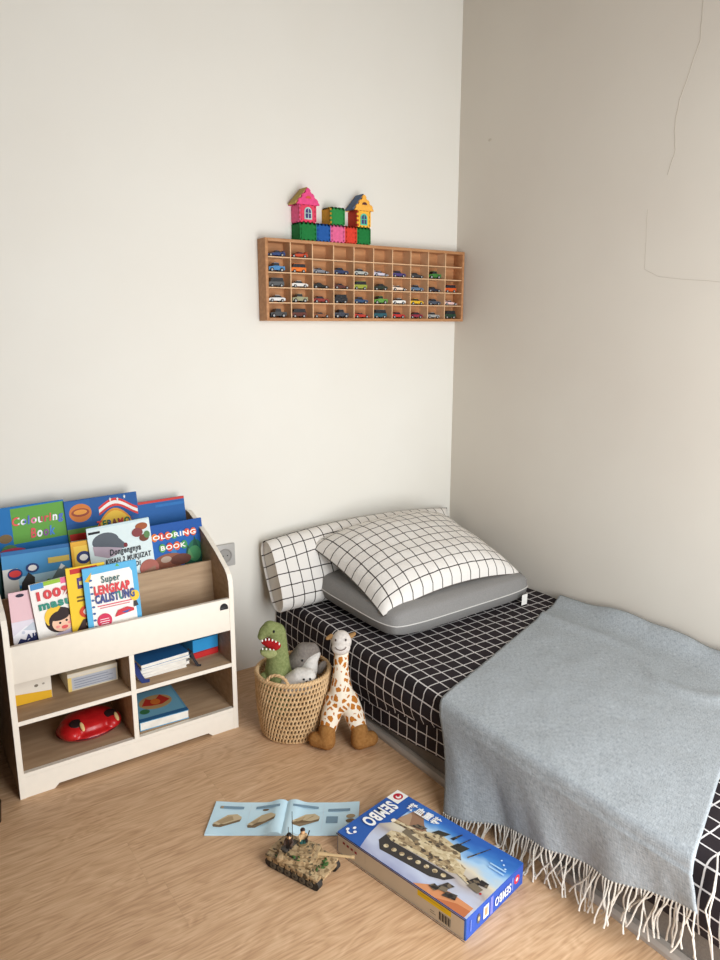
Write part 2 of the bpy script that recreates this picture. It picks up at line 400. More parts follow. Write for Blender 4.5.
def lowz(y):
    t = -0.745 - y
    return 0.045 + (0.122 * t if t < 0.36 else 0.044 + (t - 0.36) * 0.03) if t > 0 else 0.045 + 0.02 * t
def hemz(y):
    if y > -0.5: return 0.065
    if y > -1.15: return 0.065 + 0.215 * (-0.5 - y)
    t = min(1, (-1.15 - y) / 0.25); return (0.205 + 0.0) * (1 - t) + lowz(y) * t
# lower part of the sheeted mattress
mb = MB()
def low(u, v_):
    y = -0.012 + (FOOT + 0.012) * u; z0 = lowz(y) + 0.004 * nz(y * 14, 1); z = 0.27 + (z0 - 0.27) * v_
    return B((xe(y) + 0.016 + 0.004 * nz(y * 8, z * 10) - 0.006 * v_, y, z))
mb.grid(low, 120, 8, 0, lambda u, v_: (0.27 - 0.2 * v_ + 0.02, u * (-FOOT)))
mb.build('sheet_skirt', M_SHEET, bed, 0)
# the sheet over the mattress: top, rolled edge, bulging side down to its hem
NP = 46
def sheet_path(y):
    e = xe(y); hz = hemz(y); p = []
    zt = 0.300
    for k in range(20): p.append((-0.012 + (e + 0.03 + 0.012) * k / 19, zt))
    rr = 0.03
    for k in range(1, 8):
        a = R(90 * k / 7); p.append((e + rr - rr * math.sin(a), zt - rr + rr * math.cos(a)))
    z1 = zt - rr; n = NP - len(p)
    for k in range(1, n + 1):
        t = k / n; bul = 0.012 * math.sin(math.pi * min(1, t * 1.05)) - 0.004 * t
        wob = 0.005 * nz(y * 9, t * 2, 4) * t
        p.append((e - bul - wob, z1 + (hz - z1) * t + 0.004 * t * nz(y * 17, 2.2)))
    return p
rows = 150
mb = MB(); vs = []; uv = []
for i in range(rows + 1):
    y = -0.012 + (FOOT + 0.012) * i / rows; p = sheet_path(y); s_ = 0
    for k, (x, z) in enumerate(p):
        if k: s_ += math.hypot(x - p[k - 1][0], z - p[k - 1][1])
        dz = 0.0035 * nz(x * 7, y * 7, 1) if z > 0.28 else 0
        vs.append(B((x, y, z + dz))); uv.append((s_, -y))
fs = []
for i in range(rows):
    for k in range(NP - 1):
        a = i * NP + k; fs.append([a, a + 1, a + NP + 1, a + NP])
mb.add(vs, fs, 0, uv)
# head and foot ends
for i, fl in ((0, True), (rows, False)):
    idx = vs[i * NP:(i + 1) * NP]; m_ = len(mb.v)
    pts = idx + [(idx[0][0], idx[0][1], idx[-1][2])]
    q = list(range(len(pts))); mb.add(pts, [q if fl else q[::-1]], 0, [(p[0], p[2]) for p in pts])
mb.build('fitted_sheet', M_SHEET, bed, 50)
v, f = skew(-0.016, FOOT + 0.004, 0.03, 0.10, 0.27)
MB().add(v, f).build('mattress', M_BASE, bed, 0)

# ================================================================== pillows
def pillow(w_, d_, h_, seed, pinch=0.05, p=4.0, q=0.5, openL=False, wr_=0.004, nu=56, nv=40, deform=None, bot=1.0, cr=0.0):
    mb = MB()
    def pt(u, v_, sgn):
        U = 2 * u - 1; V = 2 * v_ - 1
        eu = 1 - abs(U) ** p; ev = 1 - abs(V) ** p
        if openL and U < 0: eu = 1 - 0.35 * abs(U) ** 6
        t = (max(0, eu) * max(0, ev)) ** q
        x = U * w_ / 2 * (1 - pinch * (1 - V * V) * (0 if (openL and U < 0) else 1) * abs(U) ** 3); y = V * d_ / 2 * (1 - pinch * (1 - U * U) * abs(V) ** 3)
        kk = 1 - cr * (U * V) ** 4
        x *= kk; y *= kk
        wob = wr_ * (nz(x * 9 + seed, y * 9, seed) + 0.6 * nz(x * 21, y * 21 + seed, 2) ) * min(1, t * 1.5)
        z = sgn * h_ / 2 * t * (1 if sgn > 0 else bot) + wob
        P = Vector((x, y, z))
        return tuple(deform(P)) if deform else tuple(P)
    uvf = lambda u, v_: (u * w_, v_ * d_)
    mb.grid(lambda u, v_: pt(u, v_, 1), nu, nv, 0, uvf)
    mb.grid(lambda u, v_: pt(u, v_, -1), nu, nv, 0, uvf, flip=True)
    if openL:   # the open envelope end of the case
        n = 20; vs = [pt(0, k / n, 1) for k in range(n + 1)] + [pt(0, k / n, -1) for k in range(n + 1)]
        vs = [(a[0] + 0.012 * (1 if 0 < k % (n + 1) < n else 0), a[1], a[2]) for k, a in enumerate(vs)]
        mb.add(vs, [[k, k + 1, n + 1 + k + 1, n + 1 + k] for k in range(n)], 1, [(k % (n + 1) * d_ / n, 0.03 if k <= n else 0.0) for k in range(2 * n + 2)])
    seam = [pt(u, 0, 1) for u in [i / 40 for i in range(41)]] + [pt(1, v_, 1) for v_ in [i / 30 for i in range(1, 31)]] + \
           [pt(u, 1, 1) for u in [1 - i / 40 for i in range(1, 41)]] + [pt(0, v_, 1) for v_ in [1 - i / 30 for i in range(1, 30)]]
    return mb, seam
# back pillow leaning on the wall
def bend_back(P):
    u = P.x / 0.5
    return Vector((P.x, P.y + (0.035 * (1 - u * u) if P.y > 0 else 0.0), P.z))
t = thing('pillow', 'white grid pillow propped upright against the back wall', 'pillow', (-0.568, -0.122, 0.440), (R(64), 0, 0))
mb, s_ = pillow(1.0, 0.30, 0.145, 3, 0.03, 4, 0.5, openL=True, deform=bend_back)
mb.build('pillowcase', [M_PILW, M_PILW], t, 60)
# grey pillow, lying
t = thing('pillow', 'plain grey pillow lying flat beneath the white grid pillow', 'pillow', (-0.497, -0.405, 0.374), (R(2), R(0), R(2)))
mb, seam = pillow(0.80, 0.58, 0.130, 11, 0.02, 7, 0.34, wr_=0.003, cr=0.10)
mb.build('pillowcase', M_GREY, t, 60)
MB().tube(seam, 0.0022, 6, closed=True).build('piping', mat((208, 205, 200), 0.8), t)
MB().box((0.285, -0.298, -0.058), (0.318, -0.2975, -0.012)).build('care_tag', M_WHITE, t)
# front white grid pillow on top
def bend_front(P):
    return Vector((P.x, P.y, P.z + 0.035 * (1 - (P.x / 0.36) ** 2) - 0.012))
t = thing('pillow', 'puffy white grid pillow lying on top of the grey pillow', 'pillow', (-0.512, -0.372, 0.490), (R(15.5), R(-1), R(1)))
mb, seam = pillow(0.74, 0.54, 0.185, 23, 0.06, 3.4, 0.55, wr_=0.005, deform=bend_front, bot=0.35)
mb.build('pillowcase', M_PILW, t, 60)
MB().tube(seam, 0.0025, 6, closed=True).build('seam_edge', mat((90, 84, 80), 0.8), t)

# ================================================================== throw blanket
TX0 = -0.022
throw = thing('throw_blanket', 'grey woven throw blanket with cream fringe draped across the bed', 'blanket', (-0.75, -1.45, 0.31))
def T(p): return (p[0] + 0.75, p[1] + 1.45, p[2] - 0.31)
def yl(x): return -0.735 + 0.36 * x
def yr(x): return -1.545 + 0.395 * x
def smooth(a, b, x):
    t = max(0, min(1, (x - a) / (b - a))); return t * t * (3 - 2 * t)
def hem(b):
    ks = [(0, 0.012), (0.12, 0.030), (0.3, 0.072), (0.5, 0.106), (0.72, 0.14), (1, 0.205)]
    for (a, za), (c, zc) in zip(ks, ks[1:]):
        if b <= c: return za + (zc - za) * (b - a) / (c - a)
    return ks[-1][1]
NT, NH = 60, 34
def throw_pt(k, b):
    """k along the length from the wall to the hem, b across from the pillow side to the foot"""
    if k <= NT:
        x = TX0 + (-0.970 - TX0) * k / NT
        y = yl(x) + (yr(x) - yl(x)) * b
        z = 0.311 + 0.005 * nz(x * 5, y * 5, 3) + 0.003 * nz(x * 15, y * 9, 5)
        hump = smooth(0.02, 0.35, b)
        z += (0.025 + 0.04 * hump) * math.exp(-((x + 0.035) / 0.045) ** 2) * (0.8 + 0.4 * nz(y * 6, 2))
        z += 0.010 * math.exp(-((x + 0.20 + 0.07 * nz(y * 3, 1)) / 0.03) ** 2) * (1 - smooth(0.3, 0.6, b))
        z += 0.012 * math.exp(-((x + 0.33 - 0.5 * (b - 0.75) ** 2 * 4) / 0.035) ** 2) * smooth(0.55, 0.68, b) * (1 - smooth(0.9, 1, b))
        return (x, y, z)
    t = (k - NT) / NH
    y0 = yl(-0.970) + (yr(-0.970) - yl(-0.970)) * b
    ang = min(1, t / 0.18); e = xe(y0) - 0.025
    if t < 0.18:
        a = R(90 * ang); x = -0.970 + (e + 0.970) * math.sin(a); z = 0.311 - 0.034 * (1 - math.cos(a))
    else:
        q = (t - 0.18) / 0.82; zt = 0.277; zb = hem(b)
        fold = 0.010 * math.sin(b * 19 + 0.6 * math.sin(b * 9)) + 0.006 * nz(b * 14, q * 1.5, 2)
        flare = 0.05 * (1 - smooth(0.0, 0.35, b)) * q * q
        x = e - 0.004 - q * (0.010 + fold) - flare; z = zt + (zb - zt) * q
    y = y0 + (-0.125 * (1 - b) - 0.035 * b) * t
    return (x, y, z)
NB = 90
vs = []; uv = []
for j in range(NB + 1):
    s_ = 0; prev = None
    for k in range(NT + NH + 1):
        p = throw_pt(k, j / NB)
        if prev: s_ += (Vector(p) - Vector(prev)).length
        prev = p; vs.append(T(p)); uv.append((s_, j / NB * 0.82))
K = NT + NH + 1
fs = [[j * K + k, j * K + k + 1, (j + 1) * K + k + 1, (j + 1) * K + k][::-1] for j in range(NB) for k in range(K - 1)]
mb = MB().add(vs, fs, 0, uv)
body = mb.build('throw_cloth', M_THROW, throw, 0); body.data.shade_smooth()
sd = body.modifiers.new('thickness', 'SOLIDIFY'); sd.thickness = 0.004; sd.offset = 1
rnd = random.Random(5)
for i in range(80):
    b = (i + 0.5) / 80; p = Vector(throw_pt(NT + NH, b)); L = rnd.uniform(0.085, 0.105) + 0.02 * b
    pts = [p + Vector((0.0, 0, 0.004))]; d = Vector((-0.15 + rnd.uniform(-.25, .1), rnd.uniform(-.35, .45), -1)).normalized()
    cur = p.copy(); n = 9
    for k in range(n):
        d = (d + Vector((rnd.uniform(-.12, .12), rnd.uniform(-.3, .3), -0.12))).normalized()
        cur = cur + d * L / n
        if cur.z < 0.0035:                                             # the yarn settles on the floor
            cur.z = 0.0035; d = Vector((-0.8 + rnd.uniform(-.2, .2), -0.15 + rnd.uniform(-.5, .3), 0)).normalized()
        lim = xe(cur.y) - 0.010
        if cur.x > lim: cur.x = lim
        pts.append(cur.copy())
    mb = MB().tube([T(q) for q in pts], [0.0021] * (len(pts) - 1) + [0.0026], 6)
    mb.build('tassel', M_TASSEL, throw)
# one long looped strand at the foot-side corner
for off in (0.0, 0.006):
    pts = [(-0.93, -1.955, 0.315), (-0.965, -1.975, 0.306), (-0.985 - off, -1.985, 0.27), (-0.99 - off, -1.982 + off, 0.22), (-0.988, -1.985 - off, 0.16), (-0.99, -2.0, 0.11), (-0.993, -2.012 - off, 0.085)]
    MB().tube([T(q) for q in pts], 0.002, 6).build('tassel', M_TASSEL, throw)

# ================================================================== wall rack for toy cars
RX0, RX1, RZ0, RZ1, RD = -1.030, -0.008, 1.466, 1.777, 0.066
rack = thing('toy_car_rack', 'long wooden wall rack of small open cells filled with toy cars', 'rack', ((RX0 + RX1) / 2, 0, RZ0))
def K_(p): return (p[0] - (RX0 + RX1) / 2, p[1], p[2] - RZ0)
def kb(name, lo, hi, m, bev=0.0015): return MB().box(K_(lo), K_(hi), bev).build(name, m, rack)
tk = 0.012
kb('back_panel', (RX0 + tk, -0.005, RZ0 + tk), (RX1 - tk, -0.0005, RZ1 - tk), M_RACK, 0)
kb('side_panel', (RX0, -RD, RZ0), (RX0 + tk, -0.0005, RZ1), M_RACK); kb('side_panel', (RX1 - tk, -RD, RZ0), (RX1, -0.0005, RZ1), M_RACK)
kb('top_panel', (RX0 + tk, -RD, RZ1 - tk), (RX1 - tk, -0.0005, RZ1), M_RACK); kb('bottom_panel', (RX0 + tk, -RD, RZ0), (RX1 - tk, -0.0005, RZ0 + tk), M_RACK)
CWd = (RX1 - RX0 - 2 * tk) / 10; CH = (RZ1 - RZ0 - 2 * tk) / 5
def cell(r, c): return RX0 + tk + CWd * c, RZ1 - tk - CH * (r + 1)      # left-bottom corner
for c in range(1, 10): kb('divider', (cell(0, c)[0] - 0.002, -RD + 0.003, RZ0 + tk), (cell(0, c)[0] + 0.002, -0.005, RZ1 - tk), M_RACKL, 0)
for r in range(4): kb('shelf', (RX0 + tk, -RD + 0.004, cell(r, 0)[1] - 0.002), (RX1 - tk, -0.005, cell(r, 0)[1] + 0.002), M_RACKL, 0)

# toy cars ---------------------------------------------------------
GLASS = mat((30, 34, 42), 0.15, 0.6); TYRE = mat((22, 21, 21), 0.7); HUB = mat((170, 170, 170), 0.3, 0.5)
def car_proto(kind):
    """root at the bottom centre, nose towards -x"""
    o = thing('toy_car', 'x', 'toy car', (0, 0, -5)); w_ = 0.0135
    prof = {  # side outline of the body, (x, z)
        'sedan': [(-.034, .006), (-.034, .012), (-.028, .0155), (-.012, .0165), (.026, .017), (.034, .015), (.034, .006)],
        'racer': [(-.036, .005), (-.036, .008), (-.020, .0125), (-.006, .0145), (.022, .0155), (.033, .0165), (.036, .014), (.036, .005)],
        'truck': [(-.032, .007), (-.032, .018), (-.014, .020), (-.012, .022), (.012, .022), (.014, .0205), (.033, .0205), (.033, .007)],
        'van': [(-.031, .006), (-.031, .017), (-.026, .0195), (.030, .020), (.031, .019), (.031, .006)],
    }[kind]
    cab = {'sedan': [(-.014, .0165), (-.006, .0245), (.012, .0245), (.024, .017)], 'racer': [(-.009, .014), (.000, .0205), (.012, .020), (.022, .0155)],
           'truck': [(-.014, .020), (-.009, .031), (.010, .031), (.012, .0205)], 'van': [(-.025, .0195), (-.019, .032), (.027, .0325), (.030, .020)]}[kind]
    wx = {'sedan': .021, 'racer': .023, 'truck': .020, 'van': .019}[kind]
    mb = MB().prism(prof, 1, -w_, w_, 0)
    top = [(x, z) for x, z in cab if z > max(q for _, q in cab) - 0.0015]
    mb.prism([(top[0][0] - .0005, top[0][1] - .0008), (top[-1][0] + .0005, top[-1][1] - .0008), (top[-1][0], top[-1][1] + .0012), (top[0][0], top[0][1] + .0012)], 1, -w_ * .78, w_ * .78, 0)
    if kind == 'racer': mb.box((.028, -w_, .0195), (.036, w_, .021)); mb.box((.030, -.004, .015), (.033, .004, .0195))
    mb.build('car_body', mat((120, 120, 120), 0.3, 0.5), o)
    MB().prism(cab, 1, -w_ * .82, w_ * .82).build('car_windows', GLASS, o)
    for sx in (-1, 1):
        for sy in (-1, 1):
            m = MB(); rr = .0062 if kind != 'truck' else .0075
            X = Matrix.Translation((sx * wx, sy * (w_ - .001), rr)) @ Matrix.Rotation(R(90), 4, 'X')
            m.lathe([(rr, -.003), (rr, .003)], 16, 0, X); m.lathe([(rr * .55, -.0034), (rr * .55, .0034)], 12, 1, X)
            m.build('wheel', [TYRE, HUB], o)
    return o
PROTO = {k: car_proto(k) for k in ('sedan', 'racer', 'truck', 'van')}
ORD = ['first', 'second', 'third', 'fourth', 'fifth', 'sixth', 'seventh', 'eighth', 'ninth', 'tenth']
ROWN = ['rack top row', 'second rack row from top', 'middle rack row', 'fourth rack row from top', 'rack bottom row']
CARS = [  # row, column, colour word, rgb, kind, nose direction (0 left, 180 right)
 (0, 0, 'blue and black', (38, 62, 112), 'racer', 0), (0, 1, 'orange-red', (190, 66, 34), 'racer', 0),
 (1, 0, 'light blue', (70, 130, 180), 'truck', 0), (1, 1, 'bright orange', (226, 112, 30), 'van', 0), (1, 2, 'silver grey', (128, 130, 138), 'racer', 180),
 (1, 3, 'dark navy', (44, 58, 96), 'sedan', 180), (1, 4, 'pale grey', (176, 178, 172), 'sedan', 180), (1, 5, 'white and lilac', (205, 200, 214), 'racer', 180),
 (1, 6, 'purple', (74, 62, 120), 'sedan', 180), (1, 7, 'charcoal', (62, 62, 64), 'racer', 180), (1, 8, 'green', (60, 120, 54), 'truck', 0),
 (2, 0, 'grey and black', (84, 86, 88), 'van', 0), (2, 1, 'white', (226, 222, 216), 'sedan', 180), (2, 2, 'black', (28, 32, 30), 'racer', 180),
 (2, 3, 'dark maroon', (88, 46, 42), 'racer', 180), (2, 4, 'yellow-green', (150, 160, 60), 'van', 0), (2, 5, 'dark green', (36, 50, 40), 'sedan', 0),
 (2, 6, 'white with orange', (234, 214, 196), 'racer', 180), (2, 7, 'steel blue', (96, 120, 146), 'sedan', 180), (2, 8, 'black and navy', (34, 40, 58), 'racer', 180),
 (2, 9, 'orange', (214, 88, 34), 'van', 0),
 (3, 0, 'white and black', (222, 220, 218), 'sedan', 0), (3, 1, 'olive cream', (150, 150, 118), 'truck', 0), (3, 2, 'dark red', (140, 48, 42), 'sedan', 180),
 (3, 3, 'black', (32, 36, 44), 'van', 0), (3, 4, 'dark blue', (44, 74, 112), 'sedan', 180), (3, 5, 'leaf green', (96, 150, 66), 'truck', 0),
 (3, 6, 'white', (232, 230, 224), 'sedan', 0), (3, 7, 'yellow', (222, 178, 40), 'sedan', 180), (3, 8, 'slate grey', (76, 84, 98), 'sedan', 180),
 (3, 9, 'pink and white', (232, 196, 190), 'racer', 180),
 (4, 0, 'dark grey', (64, 66, 68), 'truck', 0), (4, 1, 'brownish red', (92, 44, 34), 'van', 0), (4, 2, 'copper brown', (140, 84, 52), 'racer', 180),
 (4, 3, 'black and white', (60, 64, 76), 'truck', 180), (4, 4, 'red', (180, 52, 40), 'racer', 180), (4, 5, 'teal', (38, 88, 100), 'van', 0),
 (4, 6, 'bright red', (190, 46, 46), 'sedan', 180), (4, 7, 'crimson', (140, 40, 60), 'sedan', 0), (4, 8, 'silver', (160, 160, 156), 'sedan', 180), (4, 9, 'dark bottle green', (32, 62, 46), 'van', 0)]
rc = random.Random(3)
for (r, c, word, rgb, kind, ang) in CARS:
    o = copy_tree(PROTO[kind]); x, z = cell(r, c)
    o.location = (x + CWd * (0.45 if kind != 'van' else 0.42) + rc.uniform(-.004, .002), -0.040, z + (0.0021 if r < 4 else 0.0002))
    o.rotation_euler = (0, 0, R(ang)); o.scale = (1.08,) * 3
    tag(o, '%s toy car in %s, %s cell from left' % (word, ROWN[r], ORD[c]), 'toy car', 'toy cars in the wall rack')
    for ch in o.children:
        if ch.name.startswith('car_body'):
            ch.material_slots[0].link = 'OBJECT'; ch.material_slots[0].material = mat(rgb, 0.3, 0.5)
for p_ in PROTO.values():
    for ch in list(p_.children): bpy.data.objects.remove(ch)
    bpy.data.objects.remove(p_)

# ================================================================== puzzle-panel castle on the rack
castle = thing('toy_castle', 'colourful toy castle of interlocking foam panels standing on the wooden wall rack', 'toy castle', (-0.708, -0.034, RZ1))
S = 0.0676
def panel_outline(w_, h_, ph):
    """a square panel with finger-joint teeth on all four edges"""
    n = 7; d = 0.0045; pts = []
    def edge(ax, ay, bx, by, nx, ny, p0):
        for k in range(n):
            o = d if (k + p0) % 2 == 0 else 0.0
            for t in (k / n, (k + 1) / n): pts.append((ax + (bx - ax) * t + nx * o, ay + (by - ay) * t + ny * o))
    i = d
    edge(i, i, w_ - i, i, 0, -1, ph); edge(w_ - i, i, w_ - i, h_ - i, 1, 0, ph + 1); edge(w_ - i, h_ - i, i, h_ - i, 0, 1, ph); edge(i, h_ - i, i, i, -1, 0, ph + 1)
    out = []
    for p in pts:
        if not out or (Vector(p) - Vector(out[-1])).length > 1e-6: out.append(p)
    return out
FOAM = {}
def foam(c):
    if c not in FOAM: FOAM[c] = noisy('foam_%s' % str(c), c, tuple(min(255, int(v * 1.08) + 3) for v in c), 90, 0.75, 0.25, 500)
    return FOAM[c]
def panel(parent, origin, ex, ey, ez, w_, h_, col, ph=0, th=0.008, name='foam_panel', hole=None):
    M = Matrix((( ex[0], ey[0], ez[0], origin[0]), (ex[1], ey[1], ez[1], origin[1]), (ex[2], ey[2], ez[2], origin[2]), (0, 0, 0, 1)))
    p = MB().prism(panel_outline(w_, h_, ph), 2, -th, 0, 0, M).build(name, foam(col), parent, 0)
    if hole:
        cx, cy, rw, rh, cc = hole
        pts = [(cx - rw, cy - rh), (cx + rw, cy - rh), (cx + rw, cy + rh * .3)] + circ(cx, cy + rh * .3, rw, rh * .7, 10, 0, 180)[1:-1] + [(cx - rw, cy + rh * .3)]
        m = MB().prism(pts, 2, 0.0002, 0.0022, 0, M)
        pts2 = [(cx + (a - cx) * .72, cy + (b_ - cy) * .78) for a, b_ in pts]
        m.prism(pts2, 2, 0.0022, 0.0025, 1, M)
        m.box((cx - .0012, cy - rh * .8, .0024), (cx + .0012, cy + rh * .8, .0036), 0, 0, M); m.box((cx - rw * .8, cy - .0012, .0024), (cx + rw * .8, cy + .0012, .0036), 0, 0, M)
        m.build('window_frame', [foam(cc), foam((70, 60, 110))], p, 0)
    return p
CXS = [-0.169, -0.093, -0.027, 0.042, 0.101, 0.170]
def cube(ix, iz, front, left, top, right=None, back=None, win=None, do_top=True):
    x0 = CXS[ix]; z0 = iz * S; y0 = -S / 2; Wc = CXS[ix + 1] - x0
    panel(castle, (x0, y0, z0), (1, 0, 0), (0, 0, 1), (0, -1, 0), Wc, S, front, 0, hole=win)
    panel(castle, (x0, y0 + S, z0), (0, -1, 0), (0, 0, 1), (-1, 0, 0), S, S, left, 1)
    panel(castle, (x0 + Wc, y0, z0), (0, 1, 0), (0, 0, 1), (1, 0, 0), S, S, right or front, 1)
    panel(castle, (x0 + Wc, y0 + S, z0), (-1, 0, 0), (0, 0, 1), (0, 1, 0), Wc, S, back or left, 0)
    if do_top: panel(castle, (x0, y0, z0 + S), (1, 0, 0), (0, 1, 0), (0, 0, 1), Wc, S, top, 0)
GRN, BLU, PNK, RED, YEL, ORG, SLT, OLV = (24, 112, 52), (30, 82, 150), (212, 96, 138), (206, 58, 40), (206, 158, 50), (236, 158, 60), (86, 104, 132), (178, 150, 84)
cube(0, 0, GRN, GRN, GRN); cube(1, 0, BLU, BLU, BLU); cube(2, 0, PNK, PNK, PNK); cube(3, 0, RED, RED, RED); cube(4, 0, GRN, GRN, GRN)
cube(0, 1, (214, 64, 92), (228, 96, 140), PNK, do_top=False, win=(.038, S * .5, .017, .023, (170, 196, 190)))
cube(2, 1, (40, 128, 62), YEL, (40, 128, 62))
cube(4, 1, (238, 176, 60), (196, 62, 40), ORG, do_top=False, win=(S * .5, S * .46, .017, .023, (84, 190, 160)))
def gable(ix, iz, gc, lc, rc_, vent):
    x0 = CXS[ix]; z0 = iz * S; ov = 0.013; hh = 0.056; W_ = CXS[ix + 1] - x0
    tri = [(x0 - ov, z0 - 0.002)]
    n = 6
    for k in range(n): 
        for t, o in ((k / n, .003 if k % 2 else 0), ((k + 1) / n, .003 if k % 2 else 0)):
            tri.append((x0 - ov + (W_ / 2 + ov) * t - o, z0 + hh * t + o))
    for k in range(n):
        for t, o in ((k / n, 0 if k % 2 else .003), ((k + 1) / n, 0 if k % 2 else .003)):
            tri.append((x0 + W_ / 2 + (W_ / 2 + ov) * t + o, z0 + hh * (1 - t) + o))
    tri.append((x0 + W_ + ov, z0 - 0.002))
    g = MB().prism(tri, 1, -S / 2 - 0.004, -S / 2 + 0.004).build('gable_panel', foam(gc), castle, 0)
    MB().prism(circ(x0 + W_ / 2, z0 + hh * .36, .012, .010, 12, 0, 180), 1, -S / 2 - 0.006, -S / 2 - 0.0042).build('gable_vent', foam(vent), g, 0)
    MB().prism(tri, 1, S / 2 - 0.006, S / 2 + 0.0).build('gable_panel', foam(gc), castle, 0)
    for sgn, col in ((-1, lc), (1, rc_)):
        xm = x0 + W_ / 2; a = (xm, z0 + hh + .003); b_ = (xm + sgn * (W_ / 2 + ov), z0 - .001); th = 0.007
        nx, nz_ = (hh, (W_ / 2 + ov)); ln = math.hypot(nx, nz_); ux, uz = sgn * nx / ln * th, nz_ / ln * th
        pts = [a, b_, (b_[0] + ux, b_[1] + uz), (a[0], a[1] + uz * 1.2)]
        MB().prism(pts, 1, -S / 2 + 0.0045, S / 2 - 0.0065).build('roof_panel', foam(col), castle, 0)
gable(0, 2, (218, 74, 128), OLV, (218, 74, 128), (200, 90, 60))
gable(4, 2, (238, 172, 72), SLT, SLT, (90, 50, 50))

# ================================================================== wall socket
sk = thing('wall_socket', 'grey plastic wall socket behind the right end of the bookshelf', 'wall socket', (-1.222, -0.001, 0.528))
MB().box((-0.046, -0.012, -0.048), (0.046, 0, 0.048), 0.005).build('socket_plate', mat((176, 174, 170), 0.4), sk)
X = Matrix.Translation((0, -0.012, 0)) @ Matrix.Rotation(R(90), 4, 'X')
MB().lathe([(0.030, 0), (0.030, 0.004), (0.026, 0.004), (0.024, 0.001), (0.0005, 0.001)], 32, 0, X).build('socket_recess', mat((150, 148, 144), 0.45), sk)
mb = MB()
for sx in (-.0095, .0095): mb.lathe([(0.0025, 0.001), (0.0025, 0.002)], 12, 0, X @ Matrix.Translation((sx, 0, 0)))
mb.build('socket_hole', M_BLACK, sk)

# ================================================================== bookshelf
BX0, BX1, BYF, BYB = -2.106, -1.366, -0.405, -0.015
shelf = thing('bookshelf', 'low cream and oak children\'s bookshelf with slanted book pockets above open cubbies', 'bookshelf', ((BX0 + BX1) / 2, (BYF + BYB) / 2, 0))
def H(p): return (p[0] - (BX0 + BX1) / 2, p[1] - (BYF + BYB) / 2, p[2])
side = [(-0.405, 0), (-0.405, 0.545), (-0.402, 0.568), (-0.392, 0.590), (-0.372, 0.608), (-0.300, 0.648), (-0.200, 0.692), (-0.100, 0.728), (-0.050, 0.744), (-0.03, 0.746), (-0.015, 0.742), (-0.015, 0)]
PT = 0.016
for x0, x1 in ((BX0, BX0 + PT), (BX1 - PT, BX1)):
    o = MB().prism([(H((0, a, 0))[1], b_) for a, b_ in side], 0, H((x0, 0, 0))[0], H((x1, 0, 0))[0]).build('side_panel', M_OAK, shelf)
    # cream edge band along the front and the curved top
    band = MB(); e = side[0:11]; t_ = 0.0016
    vs = []; 
    for (a, b_) in e:
        vs += [H((x0 - .0004, a, b_)), H((x1 + .0004, a, b_))]
    nrm = []
    for i, (a, b_) in enumerate(e):
        p, q = e[max(i - 1, 0)], e[min(i + 1, len(e) - 1)]; tx, tz = q[0] - p[0], q[1] - p[1]; L = math.hypot(tx, tz)
        nrm.append((-tz / L, tx / L))
    n = len(e); outer = []
    for (a, b_), (na, nb) in zip(e, nrm):
        outer += [H((x0 - .0004, a + na * t_, b_ + nb * t_)), H((x1 + .0004, a + na * t_, b_ + nb * t_))]
    fs = []
    for i in range(n - 1):
        a, b_, c, d = 2 * i, 2 * i + 1, 2 * i + 3, 2 * i + 2; k = 2 * n
        fs += [[a + k, d + k, c + k, b_ + k], [a, a + k, b_ + k, b_][::-1] if i == 0 else [a, d, d + k, a + k], [b_, b_ + k, c + k, c], [a, d, d + k, a + k]]
    band.add(vs + outer, fs).build('edge_band', M_CREAM, o, 0)
def hb(name, lo, hi, m, bev=0.001, parent=shelf): return MB().box(H(lo), H(hi), bev).build(name, m, parent)
IX0, IX1 = BX0 + PT, BX1 - PT
hb('back_panel', (IX0, -0.027, 0.012), (IX1, -0.0155, 0.742), M_OAK)
fp = hb('front_panel', (IX0, BYF, 0.386), (IX1, BYF + 0.015, 0.506), M_CREAM)
bd = MB().box(H((-1.418, BYF - 0.004, 0.470)), H((-1.388, BYF + 0.0, 0.478)), 0.001)
bd.prism([(H((x, 0, 0))[0], z) for x, z in circ(-1.403, 0.478, 0.014, 0.014, 16, 0, 180)], 1, H((0, BYF - 0.004, 0))[1], H((0, BYF, 0))[1])
bd.build('badge', mat((36, 34, 34), 0.35), fp)
def slant(name, y0, z0, y1, z1, th=0.012):
    d = Vector((y1 - y0, z1 - z0)).normalized(); nx, nz_ = -d.y * th, d.x * th
    MB().prism([(H((0, y0, 0))[1], z0), (H((0, y1, 0))[1], z1), (H((0, y1 - nx, 0))[1], z1 - nz_), (H((0, y0 - nx, 0))[1], z0 - nz_)], 0, H((IX0, 0, 0))[0], H((IX1, 0, 0))[0]).build(name, M_OAK, shelf)
slant('pocket_divider', -0.275, 0.402, -0.255, 0.606); slant('pocket_divider', -0.135, 0.402, -0.118, 0.66)
hb('pocket_floor', (IX0, BYF + 0.015, 0.386), (IX1, -0.027, 0.400), M_OAK)
mid = hb('middle_shelf', (IX0, BYF + 0.002, 0.246), (IX1, -0.027, 0.260), M_OAK); hb('edge_band', (IX0, BYF, 0.246), (IX1, BYF + 0.002, 0.260), M_CREAM, 0, mid)
bot = hb('bottom_shelf', (IX0, BYF + 0.016, 0.070), (IX1, -0.027, 0.083), M_OAK); hb('edge_band', (IX0, BYF, 0.0705), (IX1, BYF + 0.016, 0.0835), M_CREAM, 0, bot)
DX = -1.735
dv = hb('centre_divider', (DX - 0.008, BYF + 0.003, 0.083), (DX + 0.008, -0.027, 0.386), M_OAK); hb('edge_band', (DX - 0.008, BYF - 0.001, 0.083), (DX + 0.008, BYF + 0.003, 0.386), M_CREAM, 0, dv)
